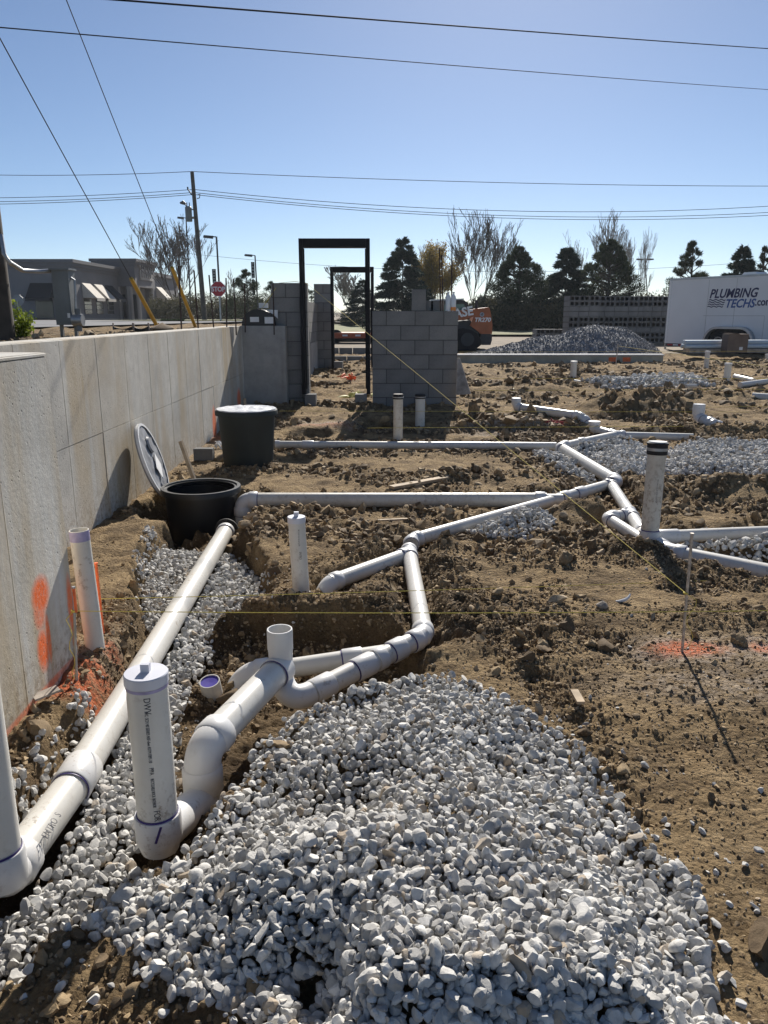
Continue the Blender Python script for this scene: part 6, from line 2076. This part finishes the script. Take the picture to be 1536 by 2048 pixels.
MB().box((lb2.x, 20.776, lb2.z), (0.09, 0.004, 0.08)).build('label_sheet', 'white_label', o, False)
# low orange flatbed seen through the doorway
fY = 33.0
o = thing('flatbed_trailer', (D(700, 690, fY).x, fY, zright(fY)), 'low orange flatbed trailer seen through the doorway', 'trailer')
x0_, x1_ = D(640, 675, fY).x, D(830, 675, fY).x
MB().box(((x0_ + x1_) / 2, fY + 0.8, D(700, 671, fY).z), (x1_ - x0_, 1.8, 0.22)).build('bed', 'orange_steel', o, False)
MB().box(((x0_ + x1_) / 2, fY + 0.8, D(700, 681, fY).z), (x1_ - x0_ - 1.0, 1.2, 0.14)).build('frame', 'machine_grey', o, False)
for px in (690, 716):
    p = D(px, 671, fY - 0.12)
    MB().box((p.x, fY - 0.108, p.z), (0.22, 0.01, 0.07)).build('reflector', 'white_label', o, False)
for px in (672, 740, 780):
    c_ = D(px, 686, fY)
    MB().cyl((c_.x, fY + 0.1, zright(fY) + 0.28), (c_.x, fY + 0.3, zright(fY) + 0.28), 0.28, n=18).build('wheel', 'tyre', o)

# ------------------------------------------------------------------ trees
def leaf_tris(C, Dn, ln, wd, g):
    """slim triangles at C pointing along Dn"""
    n = len(C)
    r = g.normal(size=(n, 3))
    sd_ = np.cross(Dn, r)
    sd_ /= np.linalg.norm(sd_, axis=1)[:, None] + 1e-9
    a = C - sd_ * wd[:, None] * 0.5
    b_ = C + sd_ * wd[:, None] * 0.5
    t = C + Dn * ln[:, None]
    V_ = np.stack([a, b_, t], 1).reshape(-1, 3)
    return V_, np.arange(n * 3).reshape(-1, 3)
def norm(v):
    return v / (np.linalg.norm(v, axis=1)[:, None] + 1e-9)
def tree_place(px, py_top, Y, base_py=None):
    t = D(px, py_top, Y)
    z0 = zland(t.x, Y) + 0.05
    return Vector((t.x, Y, z0)), t.z - z0
def spruce(px, py_top, Y, half_px, label, seed, dens=1.0):
    b_, Ht = tree_place(px, py_top, Y)
    Rr = half_px / FPX * Y * 1.5
    g = np.random.default_rng(seed)
    o = thing('spruce_tree', b_, label, 'tree', 'evergreens beyond the site')
    MB().cyl(b_ - UP * 0.2, b_ + UP * Ht * 0.97, 0.02 * Ht, 0.01, n=8).build('trunk', 'bark', o)
    n = int(34000 * dens)
    nb = 190
    bh = g.uniform(0.04, 1.0, nb)                # whorl height
    ba = g.uniform(0, 2 * np.pi, nb)
    bl = Rr * (1 - bh) ** 0.75 * g.uniform(0.75, 1.12, nb) + 0.04 * Rr
    k = g.integers(0, nb, n)
    w = bl[k]
    k = k[g.random(n) < np.clip(w / Rr * 1.6 + 0.15, 0, 1)]
    n = len(k)
    t = g.random(n) ** 0.45
    r_ = bl[k] * t
    ang = ba[k] + g.normal(0, 0.16, n)
    zz = bh[k] * Ht - 0.30 * r_ + 0.13 * r_ * t + g.normal(0, 0.035 * Ht * 0.25, n)
    C = np.stack([b_.x + r_ * np.cos(ang), b_.y + r_ * np.sin(ang), b_.z + zz], -1)
    Dn = np.stack([np.cos(ang), np.sin(ang), g.normal(-0.1, 0.35, n)], -1) + g.normal(0, 0.45, (n, 3))
    V_, F_ = leaf_tris(C, norm(Dn), Ht * g.uniform(0.025, 0.055, n), Ht * g.uniform(0.008, 0.016, n), g)
    me = np_mesh('crown', V_, F_, {'rnd': np.repeat(g.random(n), 3)})
    link_mesh('crown', me, 'spruce_needles', o)
    return o
def pine(px, py_top, Y, half_px, label, seed, clumps=60, low=0.18, mat='pine_needles', per=190, shape=0.75, cs=0.30):
    b_, Ht = tree_place(px, py_top, Y)
    Rr = half_px / FPX * Y
    g = np.random.default_rng(seed)
    o = thing('pine_tree', b_, label, 'tree', 'evergreens beyond the site')
    tr = MB()
    tr.sweep([b_ - UP * 0.2, b_ + UP * Ht * 0.5 + Vector((0.05, 0, 0)), b_ + UP * Ht * 0.98], [0.022 * Ht, 0.015 * Ht, 0.004 * Ht], 8)
    Cs, Rs = [], []
    for k in range(clumps):
        hh = low + (1 - low) * g.random() ** 1.15
        rr = Rr * min(1.0, (1.02 - hh) ** shape * 1.3) * (0.25 + 0.75 * g.random() ** 0.5)
        a = g.uniform(0, 2 * np.pi)
        c_ = b_ + Vector((rr * math.cos(a), rr * math.sin(a), hh * Ht))
        tr.sweep([b_ + UP * max(0.05, hh - 0.10) * Ht, c_ * 1.0 + UP * -0.03 * Ht, c_ + UP * 0.02 * Ht], [0.006 * Ht, 0.004 * Ht, 0.002 * Ht], 4)
        Cs.append(c_)
        Rs.append(Rr * cs * g.uniform(0.55, 1.1) * min(1.0, 1.3 - hh))
    tr.build('trunk', 'bark', o)
    Cs = np.array([tuple(c) for c in Cs]); Rs = np.array(Rs)
    k = np.repeat(np.arange(clumps), per)
    n = len(k)
    dv = norm(g.normal(size=(n, 3)))
    rad = Rs[k] * g.random(n) ** 0.45
    C = Cs[k] + dv * rad[:, None] * np.array([1.0, 1.0, 0.75])
    Dn = norm(dv * 0.7 + np.array([0, 0, 0.55]) + g.normal(0, 0.35, (n, 3)))
    V_, F_ = leaf_tris(C, Dn, Ht * g.uniform(0.02, 0.045, n), Ht * g.uniform(0.006, 0.012, n), g)
    link_mesh('crown', np_mesh('crown', V_, F_, {'rnd': np.repeat(g.random(n), 3)}), mat, o)
    return o
def bare_tree(px, py_top, Y, half_px, label, seed, stems=1, mat='twig', leaves=None, spread=0.5, name='bare_tree', depth=5, thick=0.012, kids=3, twigr=0.017):
    b_, Ht = tree_place(px, py_top, Y)
    Rr = half_px / FPX * Y
    rg_ = random.Random(seed)
    o = thing(name, b_, label, 'tree', 'leafless trees beyond the site')
    trunk, twigs, tips = MB(), MB(), []
    def grow(p, d, ln, r_, lev):
        steps = 3
        pts, rad, q = [p.copy()], [r_], p.copy()
        dd = d.copy()
        for s_ in range(steps):
            dd = (dd + Vector((rg_.gauss(0, 0.12), rg_.gauss(0, 0.12), 0.07))).normalized()
            q = q + dd * ln / steps
            pts.append(q.copy())
            rad.append(max(twigr, r_ * (1 - 0.42 * (s_ + 1) / steps)))
        (trunk if lev < 2 else twigs).sweep(pts, rad, 6 if lev < 2 else 3, False)
        if lev >= depth - 1:
            tips.append((q.copy(), dd.copy()))
            tips.append((pts[1], dd.copy()))
        if lev >= depth:
            return
        nk = kids + (1 if rg_.random() < 0.4 else 0)
        for c in range(nk):
            i = rg_.randint(1, steps) if c else steps
            sp_ = spread * rg_.uniform(0.5, 1.15)
            ax = Vector((rg_.gauss(0, 1), rg_.gauss(0, 1), rg_.gauss(0, 0.4))).normalized()
            nd = (dd + ax * sp_ + UP * 0.16).normalized()
            grow(pts[i], nd, ln * rg_.uniform(0.58, 0.80), rad[i] * (0.72 if c else 0.85), lev + 1)
    for s_ in range(stems):
        a = 2 * math.pi * s_ / stems + rg_.random()
        tilt = 0.0 if stems == 1 else rg_.uniform(0.12, 0.34)
        grow(b_ + Vector((math.cos(a) * 0.1, math.sin(a) * 0.1, -0.1)), Vector((math.cos(a) * tilt, math.sin(a) * tilt, 1)).normalized(), Ht * (0.36 if stems == 1 else 0.38), Ht * thick * (1 if stems == 1 else 0.75), 0)
    allz = max(v[2] for v in twigs.v) - b_.z
    k = Ht / allz
    offs = sorted(abs(v[0] - b_.x) for v in twigs.v)
    kx = Rr / max(0.1, offs[int(len(offs) * 0.975)])
    for m_ in (trunk, twigs):
        m_.v = [(b_.x + (x_ - b_.x) * kx, b_.y + (y_ - b_.y) * kx, b_.z + (z_ - b_.z) * k) for x_, y_, z_ in m_.v]
    trunk.build('trunk', 'bark' if mat != 'twig_pale' else 'twig_pale', o)
    if leaves:
        g = np.random.default_rng(seed)
        T = np.array([tuple(t[0]) for t in tips])
        T[:, 2] = b_.z + (T[:, 2] - b_.z) * k
        T[:, 0] = b_.x + (T[:, 0] - b_.x) * kx
        T[:, 1] = b_.y + (T[:, 1] - b_.y) * kx
        idx_ = np.repeat(np.arange(len(T)), leaves[1])
        C = T[idx_] + g.normal(0, Ht * 0.025, (len(idx_), 3))
        Dn = norm(g.normal(size=(len(idx_), 3)))
        V_, F_ = leaf_tris(C, Dn, g.uniform(0.09, 0.16, len(idx_)), g.uniform(0.07, 0.12, len(idx_)), g)
        link_mesh('crown', np_mesh('crown', V_, F_, {'rnd': np.repeat(g.random(len(idx_)), 3)}), leaves[0], o)
        twigs.build('branches', mat, o, False)
    else:
        twigs.build('crown', mat, o, False)
    return o
spruce(806, 477, 58, 52, 'tall dark conical spruce right behind the door frames', 1, 1.2)
spruce(1136, 494, 54, 54, 'broad dark conical spruce behind the block pallets', 2, 1.3)
spruce(724, 558, 66, 34, 'dark spruce seen inside the far door frame', 3)
spruce(1487, 493, 46, 44, 'dark spruce rising behind the trailer roof', 4)
pine(1040, 498, 54, 72, 'bushy dark pine right of the tall leafless tree', 5, 200, 0.0, per=200, cs=0.27)
pine(1222, 483, 52, 82, 'open-crowned pine left of the slim twin-headed lamp', 6, 170, 0.0, per=170, cs=0.20)
pine(1388, 487, 48, 56, 'loose-crowned pine just above the trailer left end', 7, 42, 0.45, per=170, cs=0.24)
pine(1531, 497, 46, 28, 'pine at the right edge above the trailer', 8, 40, 0.3, per=150)
pine(492, 541, 62, 46, 'hazy pine behind the black bars and stop sign', 9, 90, 0.0, per=170)
pine(541, 564, 64, 34, 'small pine just left of the block pier', 10, 70, 0.0, per=150)
pine(622, 576, 70, 28, 'low pine seen left inside the near door frame', 12, 40, 0.2, per=130)
bare_tree(962, 404, 60, 66, 'tall leafless tree with several stems in the middle', 21, 4, 'twig', spread=0.48, depth=5, kids=3, twigr=0.017)
bare_tree(866, 482, 62, 54, 'round-crowned tree with fading golden leaves', 22, 3, 'twig', ('golden_leaves', 16), 0.55, 'golden_tree', 4)
bare_tree(1222, 410, 68, 44, 'slim leafless tree rising behind the open pine', 23, 2, 'twig_pale', spread=0.44, depth=5, kids=3)
bare_tree(1157, 458, 76, 24, 'pale thin leafless tree behind the conical spruce', 24, 1, 'twig_pale', spread=0.33, depth=5, kids=2)
bare_tree(1272, 452, 66, 36, 'leafless tree leaning beside the twin-headed lamp', 25, 2, 'twig_pale', spread=0.42, depth=5, kids=3)
bare_tree(705, 528, 70, 44, 'leafless tree seen inside the far door frame', 26, 1, 'twig_pale', spread=0.55, depth=5, kids=3)
bare_tree(345, 424, 80, 62, 'large leafless tree behind the leaning utility pole', 27, 4, 'twig', spread=0.48, depth=5, kids=3, twigr=0.022, thick=0.014)
bare_tree(450, 535, 80, 26, 'small leafless tree right of the stop sign', 28, 1, 'twig_pale', spread=0.5, depth=5, kids=2)
bare_tree(870, 478, 72, 40, 'leafless tree behind the golden one', 29, 2, 'twig_pale', spread=0.45, depth=5, kids=3)
# undergrowth that reads as one mass
def brush(name, label, x0, x1, Y, y_top, seed, n=14000, mat='brush_leaves', depth=6.0, lf=(0.12, 0.32), cat='undergrowth'):
    g = np.random.default_rng(seed)
    px = g.uniform(x0, x1, n)
    yy = Y + g.uniform(0, depth, n)
    X = (px - 768) / FPX * yy * CT
    top = np.array([D(600, y_top, Y).z])[0]
    z0 = np.array([zland(a, b_) for a, b_ in zip(X, yy)])
    env = (top - z0) * (0.72 + 0.28 * fbm(X * 0.55, yy * 0.55, 3, seed) * 1.5 + 0.1)
    z = z0 + env * g.random(n) ** 0.8
    C = np.stack([X, yy, z], -1)
    Dn = norm(g.normal(size=(n, 3)) + np.array([0, 0, 0.7]))
    V_, F_ = leaf_tris(C, Dn, g.uniform(*lf, n), g.uniform(0.04, 0.12, n), g)
    o = link_mesh(name, np_mesh(name, V_, F_, {'rnd': np.repeat(g.random(n), 3)}), mat)
    o['kind'] = 'stuff'
    o['label'] = label
    o['category'] = cat
    return o
brush('undergrowth', 'dark tangled undergrowth beneath the evergreens behind the heap', 930, 1345, 50, 592, 51, 32000)
brush('undergrowth', 'dull undergrowth behind the near door frame and pier', 560, 930, 72, 640, 52, 7000)
brush('undergrowth', 'hazy dark shrubs behind the stop sign', 300, 560, 68, 588, 53, 18000)
brush('far_wood', 'far low line of woods on the horizon', -300, 1900, 180, 622, 54, 16000, depth=20, lf=(0.5, 1.6))
brush('undergrowth', 'shrubs above the pallets left of the trailer', 1290, 1345, 60, 590, 55, 2500)
brush('hedge', 'clipped dark hedge beyond the yellow guy guards', 322, 366, 40, 640, 56, 3500, 'hedge_leaves', 1.0, (0.05, 0.1), 'hedge')
# leafy weed beside the near pole
wp = D(45, 680, 8.4); wp.z = 1.24
o = thing('leafy_weed', wp, 'yellow-green leafy weed growing beside the near pole', 'plant')
g = np.random.default_rng(8)
m = MB()
tipsw = []
for k in range(9):
    a = g.uniform(0, 6.28); l = g.uniform(0.12, 0.36)
    q = wp + Vector((math.cos(a) * 0.12, math.sin(a) * 0.08, l))
    m.sweep([wp, wp.lerp(q, 0.6) + UP * 0.03, q], [0.006, 0.004, 0.002], 5)
    tipsw += [tuple(wp.lerp(q, t)) for t in np.linspace(0.25, 1, 7)]
m.build('stems', 'bark', o)
T = np.array(tipsw)
idx_ = np.repeat(np.arange(len(T)), 14)
C = T[idx_] + g.normal(0, 0.03, (len(idx_), 3))
V_, F_ = leaf_tris(C, norm(g.normal(size=(len(idx_), 3)) + np.array([0, 0, 0.3])), g.uniform(0.025, 0.055, len(idx_)), g.uniform(0.015, 0.03, len(idx_)), g)
link_mesh('leaves', np_mesh('leaves', V_, F_, {'rnd': np.repeat(g.random(len(idx_)), 3)}), 'green_leaves', o)

# ------------------------------------------------------------------ the air
hm = bpy.data.materials.new('haze')
hm.use_nodes = True
hm.node_tree.nodes.clear()
pv = hm.node_tree.nodes.new('ShaderNodeVolumePrincipled')
pv.inputs['Color'].default_value = (0.86, 0.92, 1.0, 1)
pv.inputs['Density'].default_value = 0.0003
pv.inputs['Anisotropy'].default_value = 0.2
ho = hm.node_tree.nodes.new('ShaderNodeOutputMaterial')
hm.node_tree.links.new(pv.outputs[0], ho.inputs['Volume'])
MATS['haze'] = hm
hz_o = MB().box((0, 600, 7.5), (1300, 1300, 18)).build('haze', 'haze', None, False)
hz_o['kind'] = 'stuff'
hz_o['label'] = 'thin pale haze in the air over the whole site'
hz_o['category'] = 'haze'
